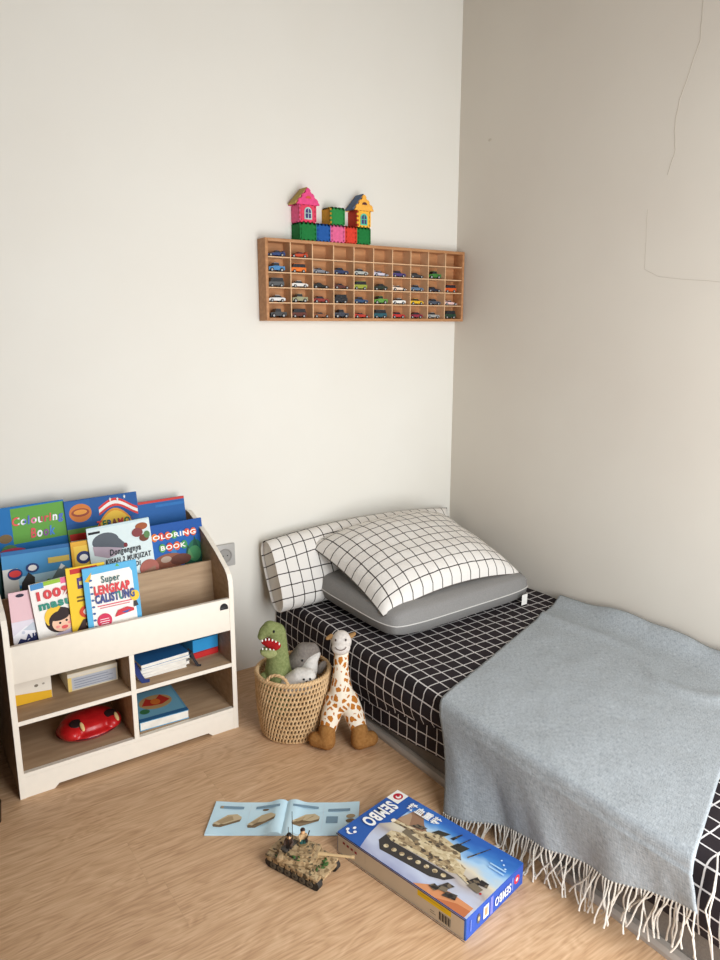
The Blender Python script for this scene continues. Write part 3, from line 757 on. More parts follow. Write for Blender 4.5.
pl = [(IX0, 0.0), (IX0 + 0.085, 0.0), (IX0 + 0.10, 0.014), (IX1 - 0.10, 0.014), (IX1 - 0.085, 0.0), (IX1, 0.0), (IX1, 0.070), (IX0, 0.070)]
MB().prism([(H((x, 0, 0))[0], z) for x, z in pl], 1, H((0, BYF, 0))[1], H((0, BYF + 0.015, 0))[1]).build('plinth', M_CREAM, shelf)

# dark cabinet standing just left of the bookshelf: only its foot reaches the picture
cab = thing('cabinet', 'tall dark brown cabinet at the left edge beside the bookshelf', 'cabinet', (-2.50, -0.27, 0))
M_DARK = noisy('dark_walnut', (52, 36, 26), (70, 50, 36), 4, 0.5, stretch=(2, 14, 2))
MB().box((-0.30, -0.22, 0.06), (0.305, 0.25, 2.15), 0.003).build('cabinet_body', M_DARK, cab)
for sx in (-1, 1): MB().box((sx * .152 - .146, -0.238, 0.08), (sx * .152 + .146, -0.2205, 2.13), 0.003).build('door', M_DARK, cab)
for ax in (-0.27, 0.313):
    for ay in (-0.205, 0.22): MB().lathe([(0.016, 0), (0.022, 0.065)], 16, 0, Matrix.Translation((ax, ay, 0))).build('leg', M_DARK, cab)

# ------------------------------------------------------------------ books in the pockets
def book(label, x, y, z, W, Hh, t, lean, roll, base, items, texts=(), yaw=0, group='picture books in the bookshelf pockets', spine=None):
    """x,y,z: bottom left corner of the front cover; leaning back by lean, turned in its own plane by roll"""
    M = Matrix.Translation((x, y, z)) @ Matrix.Rotation(R(yaw), 4, 'Z') @ Matrix.Rotation(R(-lean), 4, 'X') @ Matrix.Rotation(R(-roll), 4, 'Y')
    o = thing('picture_book', label, 'book', group=group, M=M)
    c = 0.0012
    mb = MB().box((0, -0.0002, 0), (W, c, Hh)).box((0, t - c, 0), (W, t, Hh)).box((0, c, 0), (c, t - c, Hh))
    mb.build('cover', mat(base, 0.5, 0.2), o, 0)
    MB().box((c, c, 0.002), (W - 0.002, t - c, Hh - 0.002)).build('pages', M_PAGES, o, 0)
    F = Matrix(((1, 0, 0, 0), (0, 0, -1, -0.0002), (0, 1, 0, 0), (0, 0, 0, 1)))
    if items: art('cover_picture', items, F, o, W, Hh)
    F2 = Matrix(((1, 0, 0, 0), (0, 0, -1, -0.0002 - 0.00022 * (len(items) + 2)), (0, 1, 0, 0), (0, 0, 0, 1)))
    for (st, col, u0, v0, u1, v1, *rest) in texts:
        cols = [mat(c_, 0.4) for c_ in col] if isinstance(col, list) else mat(col, 0.4)
        slant_ = rest[0] if rest else 0; bold = rest[1] if len(rest) > 1 else 0.025
        text('title', st, u0 * W, v0 * Hh, u1 * W, v1 * Hh, F2, cols, o, bold, slant_)
    return o
def star(cx, cy, r, k=0.6): return [(cx + (r if i % 2 == 0 else r * .45) * math.cos(R(90 + 36 * i)) * k, cy + (r if i % 2 == 0 else r * .45) * math.sin(R(90 + 36 * i))) for i in range(10)]
MIXC = [(214, 60, 60), (60, 120, 190), (240, 240, 235), (230, 130, 50), (90, 160, 80)]
# back pocket
book('blue book with green cover panel titled Colouring Book, back row far left', -2.088, -0.118, 0.555, 0.258, 0.305, 0.008, 9, 1.0, (20, 110, 176),
     [((98, 160, 62), [(0.33, 0.585), (0.99, 0.595), (0.99, 0.985), (0.34, 0.975)]), ((30, 128, 196), rect(0.0, 0.0, 1, 0.42)), ((84, 130, 80), circ(.27, .52, .10, .07)), ((120, 96, 60), circ(.24, .66, .08, .05)), ((206, 62, 96), circ(.30, .50, .17, .05)), ((236, 236, 232), circ(.30, .485, .12, .02)),
      ((206, 62, 96), circ(.42, .22, .17, .08)), ((230, 170, 60), circ(.8, .2, .1, .1))],
     [('Colouring', [(226, 70, 60), (240, 240, 240), (60, 90, 190), (230, 110, 150), (240, 240, 240), (190, 50, 60)], .33, .755, .96, .88, .12, .03), ('Book', [(214, 60, 60), (240, 240, 240), (120, 60, 130), (40, 120, 200)], .54, .625, .84, .735, .12, .03)])
ARC = [(0.35 + 0.62 * t, 0.58 + 0.26 * math.sin(math.pi * t)) for t in [i / 14 for i in range(15)]]
def RIB(a, b_):
    f = lambda t: 0.07 * math.sin(4.6 * t - 0.4) - 0.02 * t
    T_ = [i / 14 for i in range(15)]
    return [(.45 + .54 * t, a + f(t)) for t in T_] + [(.45 + .54 * t, b_ + f(t)) for t in T_[::-1]]
book('blue book with gold arch and striped ribbon, back row second from left', -1.832, -0.122, 0.565, 0.252, 0.292, 0.010, 9, 1.0, (24, 84, 150),
     [((96, 140, 60), rect(0.0, .40, 1, .66)), ((212, 56, 48), RIB(.80, .90)), ((238, 232, 226), RIB(.83, .87)),
      ((226, 150, 48), ARC), ((240, 196, 70), [(a, b_ - .03) for a, b_ in ARC]),
      ((28, 92, 160), rect(.0, .72, .34, .99)), ((206, 120, 52), circ(.20, .84, .15, .11)), ((150, 70, 46), circ(.20, .845, .12, .05)), ((224, 150, 60), circ(.2, .85, .09, .03)),
      ((206, 52, 44), rect(.02, .52, .26, .60)), ((238, 232, 222), rect(.02, .44, .26, .52)), ((176, 140, 96), rect(.02, .18, .40, .40)), ((236, 236, 230), star(.62, .95, .03)), ((236, 236, 230), star(.72, .94, .03)), ((236, 236, 230), star(.82, .96, .03))],
     [('TERAMOS', [(200, 50, 40), (40, 110, 60), (40, 70, 140), (120, 50, 40)], .40, .62, .92, .71, 0, .04), ('VERSI', (120, 40, 30), .06, .24, .36, .36, 0, .04)])
book('plain blue book with red top edge behind the jungle colouring book, back row', -1.60, -0.092, 0.55, 0.205, 0.262, 0.007, 8, 1.0, (28, 92, 158),
     [((196, 60, 52), rect(0, .965, 1, 1)), ((40, 110, 176), rect(.45, .89, 1.0, .93))])
book('blue jungle book with coloured letter balls, standing at the right behind the whale book', -1.617, -0.186, 0.450, 0.250, 0.292, 0.008, 7, 0.8, (22, 82, 160),
     [((28, 98, 176), rect(0, .35, 1, .80)), ((60, 130, 190), [(.42, .10), (.50, .72), (.56, .72), (.62, .10)]), ((40, 110, 86), circ(.86, .52, .14, .22)), ((30, 84, 64), [(.66, .4), (.74, .70), (.80, .56), (.86, .80), (.92, .60), (.97, .76), (1.0, .4)]), ((70, 140, 90), circ(.84, .56, .10, .10)), ((96, 150, 96), [(.70, .5), (.76, .64), (.82, .5)]),
      ((150, 92, 70), circ(.45, .52, .24, .10)), ((112, 66, 52), circ(.62, .52, .16, .07)), ((196, 170, 150), circ(.40, .55, .08, .04)), ((70, 110, 80), rect(.6, 0, 1, .12))] +
     [(c_, circ(.165 + .098 * i, .845, .046, .052, 14)) for i, c_ in enumerate([(214, 62, 44), (228, 120, 40), (214, 70, 50), (222, 96, 40), (90, 160, 80), (40, 110, 190), (222, 80, 50), (224, 96, 40)])] +
     [(c_, circ(.36 + .11 * i, .70, .05, .056, 14)) for i, c_ in enumerate([(90, 160, 80), (216, 64, 44), (226, 96, 44), (70, 150, 90)])],
     [('COLORING', (244, 240, 232), .13, .815, .885, .875, 0, .03), ('BOOK', (244, 240, 232), .335, .67, .715, .73, 0, .03)])
# middle pocket
book('dark teal book edge at the far left of the middle row', -2.089, -0.200, 0.42, 0.10, 0.285, 0.008, 5, 0, (34, 72, 70), [((170, 60, 60), rect(.3, .86, 1, 1))])
book('mountain landscape book with blue sky, middle row left', -2.066, -0.226, 0.427, 0.222, 0.315, 0.008, 7, -0.8, (44, 104, 160),
     [((70, 140, 190), rect(0, .62, 1, .96)), ((168, 200, 214), [(.0, .58), (.2, .64), (.45, .60), (.7, .66), (1, .62), (1, .74), (0, .72)]), ((112, 128, 132), [(.62, .62), (.80, .80), (.86, .76), (1, .68), (1, .55), (.6, .55)]), ((232, 236, 236), [(.76, .75), (.80, .80), (.85, .765), (.80, .74)]),
      ((84, 138, 66), rect(0, .0, 1, .60)), ((110, 160, 70), [(.3, .5), (.6, .66), (1, .60), (1, .4)]), ((206, 206, 200), rect(0, .5, .2, .82)), ((52, 50, 48), [(.20, .4), (.24, .66), (.34, .76), (.42, .70), (.40, .52), (.5, .4)]), ((40, 60, 110), circ(.16, .76, .10, .06)), ((214, 60, 60), circ(.16, .765, .08, .035)), ((40, 60, 110), circ(.40, .80, .09, .05)), ((230, 226, 220), circ(.40, .80, .06, .03)),
      ((206, 180, 90), rect(.62, .82, .92, .88))] + [((236, 200, 40), [(.40 + .09 * k, .56), (.45 + .09 * k, .56), (.47 + .09 * k, .64), (.42 + .09 * k, .64)]) for k in range(5)],
     [])
book('yellow comic book with dark round badge beside the whale book, middle row', -1.852, -0.232, 0.43, 0.085, 0.312, 0.006, 6, 0, (226, 170, 54),
     [((240, 200, 80), rect(.1, .65, .9, .95)), ((50, 60, 110), circ(.45, .82, .28, .07)), ((236, 232, 226), circ(.45, .82, .16, .035)), ((176, 120, 50), rect(.0, .5, .7, .64)), ((80, 120, 60), rect(.72, .5, 1, .98))])
book('pale grey whale book leaning at the right of the middle row', -1.786, -0.238, 0.462, 0.214, 0.320, 0.008, 6, 2.4, (196, 216, 220),
     [((214, 228, 228), [(.0, .2), (1, .3), (1, .98), (.0, .98)]), ((86, 92, 100), circ(.27, .83, .21, .095)), ((86, 92, 100), [(.06, .82), (.10, .88), (.48, .84), (.58, .76), (.54, .72), (.3, .76)]), ((176, 158, 170), [(.06, .80), (.3, .765), (.52, .725), (.40, .66), (.28, .645), (.07, .70)]), ((120, 34, 40), circ(.57, .75, .032, .026)), ((30, 30, 34), rect(.02, .93, .2, .955)),
      ((158, 84, 44), circ(.86, .92, .10, .04)), ((130, 60, 60), circ(.78, .86, .09, .05)), ((110, 60, 40), circ(.88, .79, .08, .04)), ((90, 130, 80), circ(.93, .82, .05, .04)), ((166, 96, 84), circ(.90, .44, .16, .10)), ((150, 110, 90), [(.55, .36), (1, .46), (1, .2), (.55, .2)]), ((140, 30, 34), rect(.0, .1, .05, .6))],
     [('Dongengnya', (30, 34, 40), .30, .645, .80, .735, .1, .03), ('KISAH 2 MUKJIZAT', (30, 34, 40), .22, .56, .95, .635, .1, .03), ('DI', (30, 34, 40), .68, .495, .76, .55, .1, .03)])
# front pocket
book('pink and white landscape booklet, front row far left', -2.070, -0.353, 0.405, 0.100, 0.245, 0.004, 6, 0, (214, 168, 176),
     [((226, 190, 196), rect(0, .62, 1, 1)), ((222, 216, 226), rect(0, .2, 1, .62)), ((234, 232, 236), [(0, .44), (.4, .55), (1, .48), (1, .2), (0, .2)]), ((196, 204, 214), [(.3, .5), (.6, .58), (1, .5), (1, .44)]), ((46, 42, 60), circ(.32, .95, .12, .022)), ((40, 46, 90), [(0, .28), (.2, .40), (.4, .36), (.9, .46), (1, .42), (1, .2), (0, .2)]), ((200, 204, 216), circ(.3, .47, .05, .02))],
     [('AIUR', (36, 44, 96), .34, .36, .98, .44, 0, .05)])
book('white book with red 100% and a girl in a yellow headband, front row', -1.994, -0.363, 0.405, 0.168, 0.262, 0.006, 6, 4.0, (240, 236, 230),
     [((240, 236, 230), rect(0, 0, 1, 1)), ((74, 140, 196), rect(.02, .93, .25, 1)), ((150, 190, 60), rect(.25, .95, .55, 1)), ((230, 110, 150), rect(.55, .93, .85, 1)),
      ((206, 196, 220), circ(.50, .26, .26, .10)), ((46, 30, 30), circ(.42, .50, .26, .155)), ((240, 196, 60), circ(.38, .55, .22, .14, 20, 60, 220)), ((46, 30, 30), circ(.42, .49, .20, .12)), ((240, 196, 166), circ(.46, .455, .19, .105)), ((46, 30, 30), circ(.42, .54, .17, .05)), ((30, 24, 26), circ(.41, .46, .022, .014)), ((30, 24, 26), circ(.53, .475, .022, .014)), ((224, 90, 90), circ(.48, .40, .06, .022)), ((240, 150, 140), circ(.36, .42, .035, .016)), ((240, 150, 140), circ(.58, .44, .035, .016))],
     [('100%', (206, 44, 50), .10, .785, .74, .90, 0, .05), ('masuk', (20, 130, 110), .10, .665, .86, .775, 0, .05)])
book('slim yellow comic with purple bus picture, front row', -1.900, -0.373, 0.4045, 0.120, 0.296, 0.006, 6, 0.5, (240, 200, 50),
     [((196, 50, 44), rect(.1, .93, .8, .985)), ((70, 50, 110), rect(.25, .76, .75, .88)), ((110, 80, 150), circ(.5, .85, .22, .05)), ((236, 220, 120), rect(.3, .80, .7, .84)), ((120, 90, 30), rect(.2, .66, .75, .68)), ((120, 90, 30), rect(.2, .62, .7, .64)), ((210, 70, 40), circ(.48, .50, .26, .075)), ((244, 236, 224), circ(.48, .50, .16, .045)), ((60, 40, 36), [(.1, .3), (.3, .42), (.7, .42), (.95, .34), (.95, .2), (.1, .2)]), ((220, 180, 150), circ(.45, .36, .1, .03))],
     [('1', (210, 70, 40), .44, .47, .52, .53, 0, .05)])
book('white and sky blue book titled Super Lengkap Calistung, front row right', -1.854, -0.3885, 0.4035, 0.172, 0.291, 0.008, 6, 0.6, (92, 176, 220),
     [((244, 240, 232), [(.10, .0), (.92, .0), (.90, .88), (.86, .93), (.14, .92), (.10, .88)]), ((226, 180, 50), [(.02, .86), (.16, .95), (.12, .84)]), ((96, 170, 80), [(.60, .97), (.64, 1.0), (.68, .96)])] +
     [((60, 96, 150), circ(.13, .86 - .075 * i, .028, .012)) for i in range(8)] +
     [((214, 90, 110), rect(.20, .55, .86, .562)), ((214, 120, 130), rect(.24, .525, .80, .535)), ((206, 52, 88), circ(.30, .385, .135, .082)), ((240, 226, 226), rect(.22, .40, .38, .408)), ((240, 226, 226), rect(.21, .375, .39, .383)), ((240, 226, 226), rect(.23, .35, .37, .358)), ((206, 60, 70), [(.50, .41), (.56, .47), (.74, .49), (.86, .46), (.86, .43), (.5, .40)]), ((60, 90, 160), [(.62, .44), (.80, .455), (.72, .42)]), ((240, 196, 60), circ(.90, .60, .085, .06)), ((60, 60, 62), [(.86, .47), (.95, .48), (.92, .54), (.87, .535)])],
     [('Super', (40, 96, 96), .32, .785, .66, .89, 0, .02), ('LENGKAP', (214, 44, 52), .17, .685, .83, .79, 0, .05), ('CALISTUNG', [(40, 60, 130), (40, 60, 130), (40, 60, 130), (40, 60, 130), (40, 60, 130), (30, 140, 120)], .17, .585, .90, .69, 0, .05),
      ])
bk = thing('booklet', 'small red booklet lying in the empty right part of the front pocket', 'booklet', (-1.50, -0.345, 0.4005), (0, 0, R(8)))
MB().box((-0.07, -0.035, 0), (0.07, 0.035, 0.030), 0.001).build('cover', mat((168, 44, 40), 0.4), bk); MB().box((-0.068, -0.0355, 0.003), (0.0705, 0.033, 0.027)).build('pages', M_PAGES, bk)

# ------------------------------------------------------------------ things in the cubbies
def carton(name, label, cat, lo, hi, base, facec, rotz=0, strip=None):
    c = ((lo[0] + hi[0]) / 2, (lo[1] + hi[1]) / 2, lo[2]); o = thing(name, label, cat, c, (0, 0, R(rotz)))
    a, b_, h = (hi[0] - lo[0]) / 2, (hi[1] - lo[1]) / 2, hi[2] - lo[2]
    MB().box((-a, -b_, 0), (a, b_, h), 0.0015).build('carton_body', mat(base, 0.5), o)
    if facec:
        F = Matrix(((1, 0, 0, -a), (0, 0, -1, -b_), (0, 1, 0, 0), (0, 0, 0, 1)))
        art('front_print', facec, F, o, 2 * a, h)
    return o
carton('card_box', 'yellow and white card box in the upper left cubby', 'box', (-2.088, -0.30, 0.2605), (-1.968, -0.10, 0.340), (222, 214, 200),
       [((222, 214, 200), rect(.01, .01, .99, .99)), ((218, 168, 40), [(.01, .01), (.99, .01), (.99, .34), (.01, .50)]), ((120, 110, 96), circ(.62, .68, .05, .06)), ((160, 150, 136), circ(.80, .70, .035, .04))])
carton('game_box', 'white board game box with grey printed front in the upper left cubby', 'box', (-1.918, -0.30, 0.2605), (-1.756, -0.09, 0.324), (214, 200, 170),
       [((176, 178, 184), rect(.08, .08, .97, .74)), ((214, 206, 190), rect(.0, .80, 1, .97)), ((220, 190, 110), rect(.0, .02, .07, .78))] + [((132, 136, 150), rect(.12, .16 + .14 * k, .90 - .1 * (k % 2), .20 + .14 * k)) for k in range(4)])
NB_ = [((228, 224, 216), 0.010), ((216, 210, 204), 0.011), ((232, 228, 222), 0.014), ((200, 206, 214), 0.010), ((40, 106, 168), 0.014)]
z = 0.2605; nl = ['bottom notebook with white cover in the upper right cubby stack', 'second notebook from the bottom with grey cover in the cubby stack', 'middle notebook with thick white cover in the cubby stack', 'fourth notebook with pale blue cover just beneath the blue one', 'blue notebook topmost on the stack in the upper right cubby']
for k, (c_, t_) in enumerate(NB_):
    o = thing('notebook', nl[k], 'notebook', (-1.615 + 0.006 * (k % 2), -0.235 - 0.004 * k, z), (0, 0, R([0, 3, -2, 2, 4][k])), 'notebooks stacked in the upper right cubby')
    MB().box((-0.088, -0.11, 0), (0.088, 0.10, 0.001)).box((-0.088, -0.11, t_ - 0.001), (0.088, 0.10, t_)).box((-0.088, 0.099, 0.001), (0.088, 0.10, t_ - 0.001)).build('cover', mat(c_, 0.45), o, 0)
    MB().box((-0.086, -0.109, 0.001), (0.086, 0.098, t_ - 0.001)).build('pages', M_PAGES, o, 0); z += t_ + 0.0006
def strap(label, pts, wd, col, cat='strap'):
    mb = MB(); n = len(pts); P = [Vector(p) for p in pts]
    o = P[0].copy(); o.z = min(p.z for p in P); vs = []
    for i, p in enumerate(P):
        t_ = (P[min(i + 1, n - 1)] - P[max(i - 1, 0)]).normalized(); s = t_.cross(Vector((0, -1, 0.2))).normalized() * wd / 2; d = s.cross(t_).normalized() * 0.001
        vs += [p - o + s + d, p - o - s + d, p - o - s - d, p - o + s - d]
    fs = [[4 * i + j, 4 * i + (j + 1) % 4, 4 * i + 4 + (j + 1) % 4, 4 * i + 4 + j] for i in range(n - 1) for j in range(4)] + [[0, 3, 2, 1], [4 * n - 4, 4 * n - 3, 4 * n - 2, 4 * n - 1]]
    q = mb.add(vs, fs).build('strap', mat(col, 0.7)); q.location = o; tag(q, label, cat)
strap('dark blue ribbon strap hanging from the left end of the notebook stack', [(-1.708, -0.33, 0.318), (-1.707, -0.352, 0.305), (-1.700, -0.362, 0.283), (-1.690, -0.372, 0.2635), (-1.672, -0.378, 0.2625)], 0.018, (36, 52, 110))
strap('black cord strap hanging at the right end of the notebook stack', [(-1.515, -0.325, 0.318), (-1.508, -0.345, 0.31), (-1.502, -0.352, 0.285), (-1.492, -0.360, 0.2635), (-1.482, -0.366, 0.2625)], 0.010, (40, 36, 38))
carton('plastic_box', 'blue and red box in the upper right cubby', 'box', (-1.492, -0.30, 0.2605), (-1.392, -0.14, 0.332), (40, 130, 186),
       [((46, 140, 196), rect(.0, .34, 1, 1)), ((190, 44, 44), rect(0, 0, 1, .34)), ((150, 30, 34), rect(0, .30, 1, .35))], 4)
# red car-shaped pouch
o = thing('pouch', 'shiny red car-shaped pouch with flame stickers in the lower left cubby', 'pouch', (-1.858, -0.268, 0.0835), (0, 0, R(4))); o.scale = (1.10, 1.05, 1.0)
mb = MB()
mb.ell((0, 0, 0.022), (0.098, 0.085, 0.022)); mb.ell((0.0, 0.005, 0.040), (0.085, 0.070, 0.030)); mb.ell((-0.06, -0.02, 0.034), (0.034, 0.05, 0.026)); mb.ell((0.06, -0.02, 0.034), (0.034, 0.05, 0.026))
RP = noisy('red_vinyl', (178, 22, 26), (200, 32, 34), 30, 0.3, spec=0.5)
pb = mb.plush('pouch_body', RP, o, 0.004, 4)
def on_top(x, y):
    best = -1
    for vtx in pb.data.vertices:
        d = (vtx.co.x - x) ** 2 + (vtx.co.y - y) ** 2
        if d < 2.5e-5 and vtx.co.z > best: best = vtx.co.z
    return best
for sx in (-0.045, 0.06):
    m = MB()
    zz = on_top(sx, -0.03); m.ell((sx, -0.03, zz), (0.020, 0.018, 0.003), Matrix.Rotation(R(20), 3, 'X'), 0); zz = on_top(sx + 0.012, -0.052); m.ell((sx + 0.012, -0.052, zz), (0.006, 0.018, 0.004), Matrix.Rotation(R(30), 3, 'X'), 1)
    m.build('flame_sticker', [mat((40, 26, 26), 0.4), mat((232, 200, 140), 0.4)], o)
MB().tube([(0.095 * math.cos(a), 0.083 * math.sin(a), 0.022) for a in [2 * math.pi * k / 48 for k in range(48)]], 0.0025, 6, closed=True).build('zip', mat((90, 20, 24), 0.5), o)
# blue picture book lying in the lower right cubby
o = thing('picture_book', 'blue hardback with red crab picture lying in the lower right cubby', 'book', (-1.622, -0.265, 0.0835), (0, 0, R(-3)))
MB().box((-0.086, -0.112, 0), (0.086, 0.10, 0.002)).box((-0.086, -0.112, 0.030), (0.086, 0.10, 0.032)).box((-0.086, -0.112, 0.002), (-0.084, 0.10, 0.030)).build('cover', mat((92, 160, 196), 0.35, 0.45), o, 0)
MB().box((-0.084, -0.110, 0.002), (0.084, 0.098, 0.030)).build('pages', M_PAGES, o, 0)
F = Matrix(((1, 0, 0, -0.086), (0, 1, 0, -0.112), (0, 0, 1, 0.0322), (0, 0, 0, 1)))
art('cover_picture', [((120, 182, 210), rect(.04, .1, .96, .96)), ((196, 160, 110), circ(.5, .55, .34, .24)), ((192, 52, 40), [(.2, .5), (.35, .72), (.5, .60), (.66, .76), (.8, .52), (.6, .42), (.4, .44)]), ((220, 120, 50), circ(.5, .55, .10, .10)), ((60, 120, 80), circ(.2, .3, .1, .08)), ((52, 110, 160), rect(0, 0, 1, .10))], F, o, 0.172, 0.212)

# ================================================================== wicker basket
bx, by = -1.196, -0.522
basket = thing('wicker_basket', 'round woven wicker basket holding plush toys beside the bed', 'basket', (bx, by, 0))
def br(z): return 0.114 + 0.017 * math.sin(min(1, z / 0.17) * 1.5)      # wall radius at height z
BH = 0.232; NS = 56
NR = 13; DZ = (BH - 0.010) / (NR - 1); NS = 62
mb = MB()                                        # slanting ties between the coils leave open slits
for rI in range(NR - 1):
    z0 = 0.006 + rI * DZ
    for k in range(NS):
        a = 2 * math.pi * (k + 0.5 * (rI % 2)) / NS; b_ = a + 0.045
        mb.tube([((br(z0) + .001) * math.cos(a), (br(z0) + .001) * math.sin(a), z0), ((br(z0 + DZ / 2) + .0042) * math.cos((a + b_) / 2), (br(z0 + DZ / 2) + .0042) * math.sin((a + b_) / 2), z0 + DZ / 2), ((br(z0 + DZ) + .001) * math.cos(b_), (br(z0 + DZ) + .001) * math.sin(b_), z0 + DZ)], 0.0036, 6, cap=False)
mb.build('ties', M_WICKER, basket)
mb = MB()
for rI in range(NR):
    z0 = 0.006 + rI * DZ
    for ph in (0, math.pi):
        pts = []; n = NS * 6
        for i in range(n):
            a = 2 * math.pi * i / n; tw = a * NS + ph + rI * 1.3
            r_ = br(z0) + 0.0022 * math.cos(tw); pts.append((r_ * math.cos(a), r_ * math.sin(a), z0 + 0.0020 * math.sin(tw)))
        mb.tube(pts, 0.0026, 5, closed=True)
mb.build('woven_wall', M_WICKER, basket)
mb = MB()
for ph in (0, 2.1, 4.2):
    pts = []
    for i in range(240):
        a = 2 * math.pi * i / 240; tw = a * 24 + ph; r_ = br(BH) + 0.0045 * math.cos(tw); pts.append((r_ * math.cos(a), r_ * math.sin(a), BH + 0.001 + 0.0045 * math.sin(tw)))
    mb.tube(pts, 0.0045, 6, closed=True)
mb.build('rim', M_WICKER, basket)
MB().lathe([(0.001, 0.002), (0.112, 0.002), (0.114, 0.006), (0.112, 0.010), (0.001, 0.010)], 48).build('basket_base', M_WICKER, basket)
def handle(ang):
    c = Vector((math.cos(ang), math.sin(ang), 0)); t_ = Vector((-math.sin(ang), math.cos(ang), 0)); mb = MB()
    for ph in (0, math.pi):
        pts = []
        for i in range(40):
            s = i / 39; q = math.pi * s; ctr = c * (br(BH) - 0.004 - 0.006 * math.sin(q)) + t_ * (0.040 * math.cos(q)) + Vector((0, 0, BH + 0.002 + 0.030 * math.sin(q)))
            n1 = (t_ * math.cos(q) + Vector((0, 0, math.sin(q)))); tw = s * 26 + ph
            pts.append(ctr + n1 * 0.003 * math.cos(tw) + c * 0.003 * math.sin(tw))
        mb.tube(pts, 0.0034, 6)
    mb.build('handle', M_WICKER, basket)
VA = math.atan2(-0.84, -0.54)                                              # towards the viewer
handle(VA - 0.38); handle(VA - 0.38 + math.pi)

# ================================================================== plush toys
FACE = R(-32.7)
GREEN = plushmat('green_plush', (116, 126, 78), (142, 150, 100)); LGREEN = plushmat('pale_green_plush', (150, 158, 104), (172, 176, 124))
dino = thing('plush_dinosaur', 'green plush dinosaur with open red mouth sitting in the wicker basket', 'plush toy', (bx - 0.053, by + 0.024, 0.05), (0, 0, FACE))
mb = MB()
mb.chain([(0.004, 0, 0.045), (0.006, 0, 0.14), (0.004, 0, 0.20), (0.008, 0, 0.265)], [0.042, 0.057, 0.045, 0.034])
mb.chain([(0.008, 0, 0.265), (0.004, 0, 0.325)], [0.034, 0.033])
mb.chain([(0.002, 0.0, 0.332), (-0.020, -0.008, 0.348), (-0.038, -0.014, 0.338), (-0.050, -0.018, 0.322)], [0.032, 0.028, 0.021, 0.014])   # upper jaw
mb.chain([(0.004, 0.0, 0.270), (-0.024, -0.010, 0.262), (-0.044, -0.016, 0.264)], [0.030, 0.022, 0.013])                             # lower jaw
for p in ((-0.046, -0.022), (0.000, -0.050)): mb.chain([(p[0], p[1] * .7, 0.165), (p[0] * 1.15, p[1] * 1.15 - 0.004, 0.142)], [0.017, 0.014])
mb.chain([(0.040, 0.02, 0.10), (0.054, 0.0, 0.125), (0.056, -0.014, 0.150)], [0.026, 0.022, 0.015])
mb.plush('body', GREEN, dino, 0.0030, 5)
MB().chain([(0.0, -0.014, 0.292), (-0.024, -0.020, 0.300), (-0.040, -0.020, 0.302)], [0.026, 0.018, 0.011]).plush('mouth', plushmat('red_felt', (150, 26, 28), (180, 40, 40)), dino, 0.003, 3)
for k in range(6):
    t_ = k / 5; MB().ell((0.014 - 0.060 * t_, -0.034 + 0.004 * t_, 0.300 + 0.014 * math.sin(t_ * 2.6) + 0.004 * t_), (0.003, 0.0026, 0.0048), seg=10).build('tooth', M_WHITE, dino)
for k in range(4):
    t_ = k / 3; MB().ell((-0.006 - 0.040 * t_, -0.034 + 0.008 * t_, 0.279 - 0.001 * t_), (0.003, 0.0026, 0.0042), seg=10).build('tooth', M_WHITE, dino)
MB().chain([(-0.006, -0.012, 0.262), (-0.026, -0.019, 0.257), (-0.044, -0.020, 0.260)], [0.025, 0.018, 0.011]).plush('chin', LGREEN, dino, 0.003, 3)
MB().ell((-0.004, -0.032, 0.346), (0.0045, 0.0035, 0.0055), seg=12).build('eye', M_BLACK, dino)
GR = plushmat('grey_plush', (122, 114, 108), (142, 134, 126)); WH = plushmat('white_plush', (206, 201, 194), (226, 221, 214))
shark = thing('plush_dolphin', 'grey plush dolphin with pale belly poking nose up in the wicker basket', 'plush toy', (bx + 0.044, by + 0.004, 0.078), (0, 0, FACE))
MB().chain([(-0.04, 0.02, 0.08), (-0.020, 0.012, 0.155), (0.004, 0.004, 0.205), (0.036, -0.004, 0.222), (0.052, -0.006, 0.214)], [0.046, 0.044, 0.036, 0.022, 0.012]).plush('body', GR, shark, 0.0032, 5)
MB().chain([(0.002, -0.016, 0.09), (0.018, -0.014, 0.14), (0.032, -0.010, 0.180), (0.056, -0.010, 0.204)], [0.040, 0.036, 0.024, 0.010]).plush('belly', WH, shark, 0.0032, 5)
MB().ell((0.0, -0.034, 0.190), (0.0035, 0.003, 0.0045), seg=12).build('eye', M_BLACK, shark)
MB().ell((0.068, -0.01, 0.15), (0.030, 0.008, 0.014), Matrix.Rotation(R(-60), 3, 'Y')).build('fin', GR, shark)
seal = thing('plush_seal', 'white plush seal with dark eyes lying at the front of the wicker basket', 'plush toy', (bx - 0.002, by - 0.062, 0.094), (0, 0, FACE))
MB().chain([(-0.035, 0.0, 0.105), (-0.005, -0.006, 0.135), (0.024, -0.012, 0.142)], [0.040, 0.036, 0.030]).plush('body', WH, seal, 0.0032, 5)
for sx in (0.012, 0.034): MB().ell((sx, -0.042 + (sx - .012) * .1, 0.146), (0.0042, 0.003, 0.0042), seg=12).build('eye', M_BLACK, seal)
MB().ell((0.024, -0.044, 0.138), (0.006, 0.004, 0.004), seg=12).build('nose', mat((70, 60, 58), 0.7), seal)

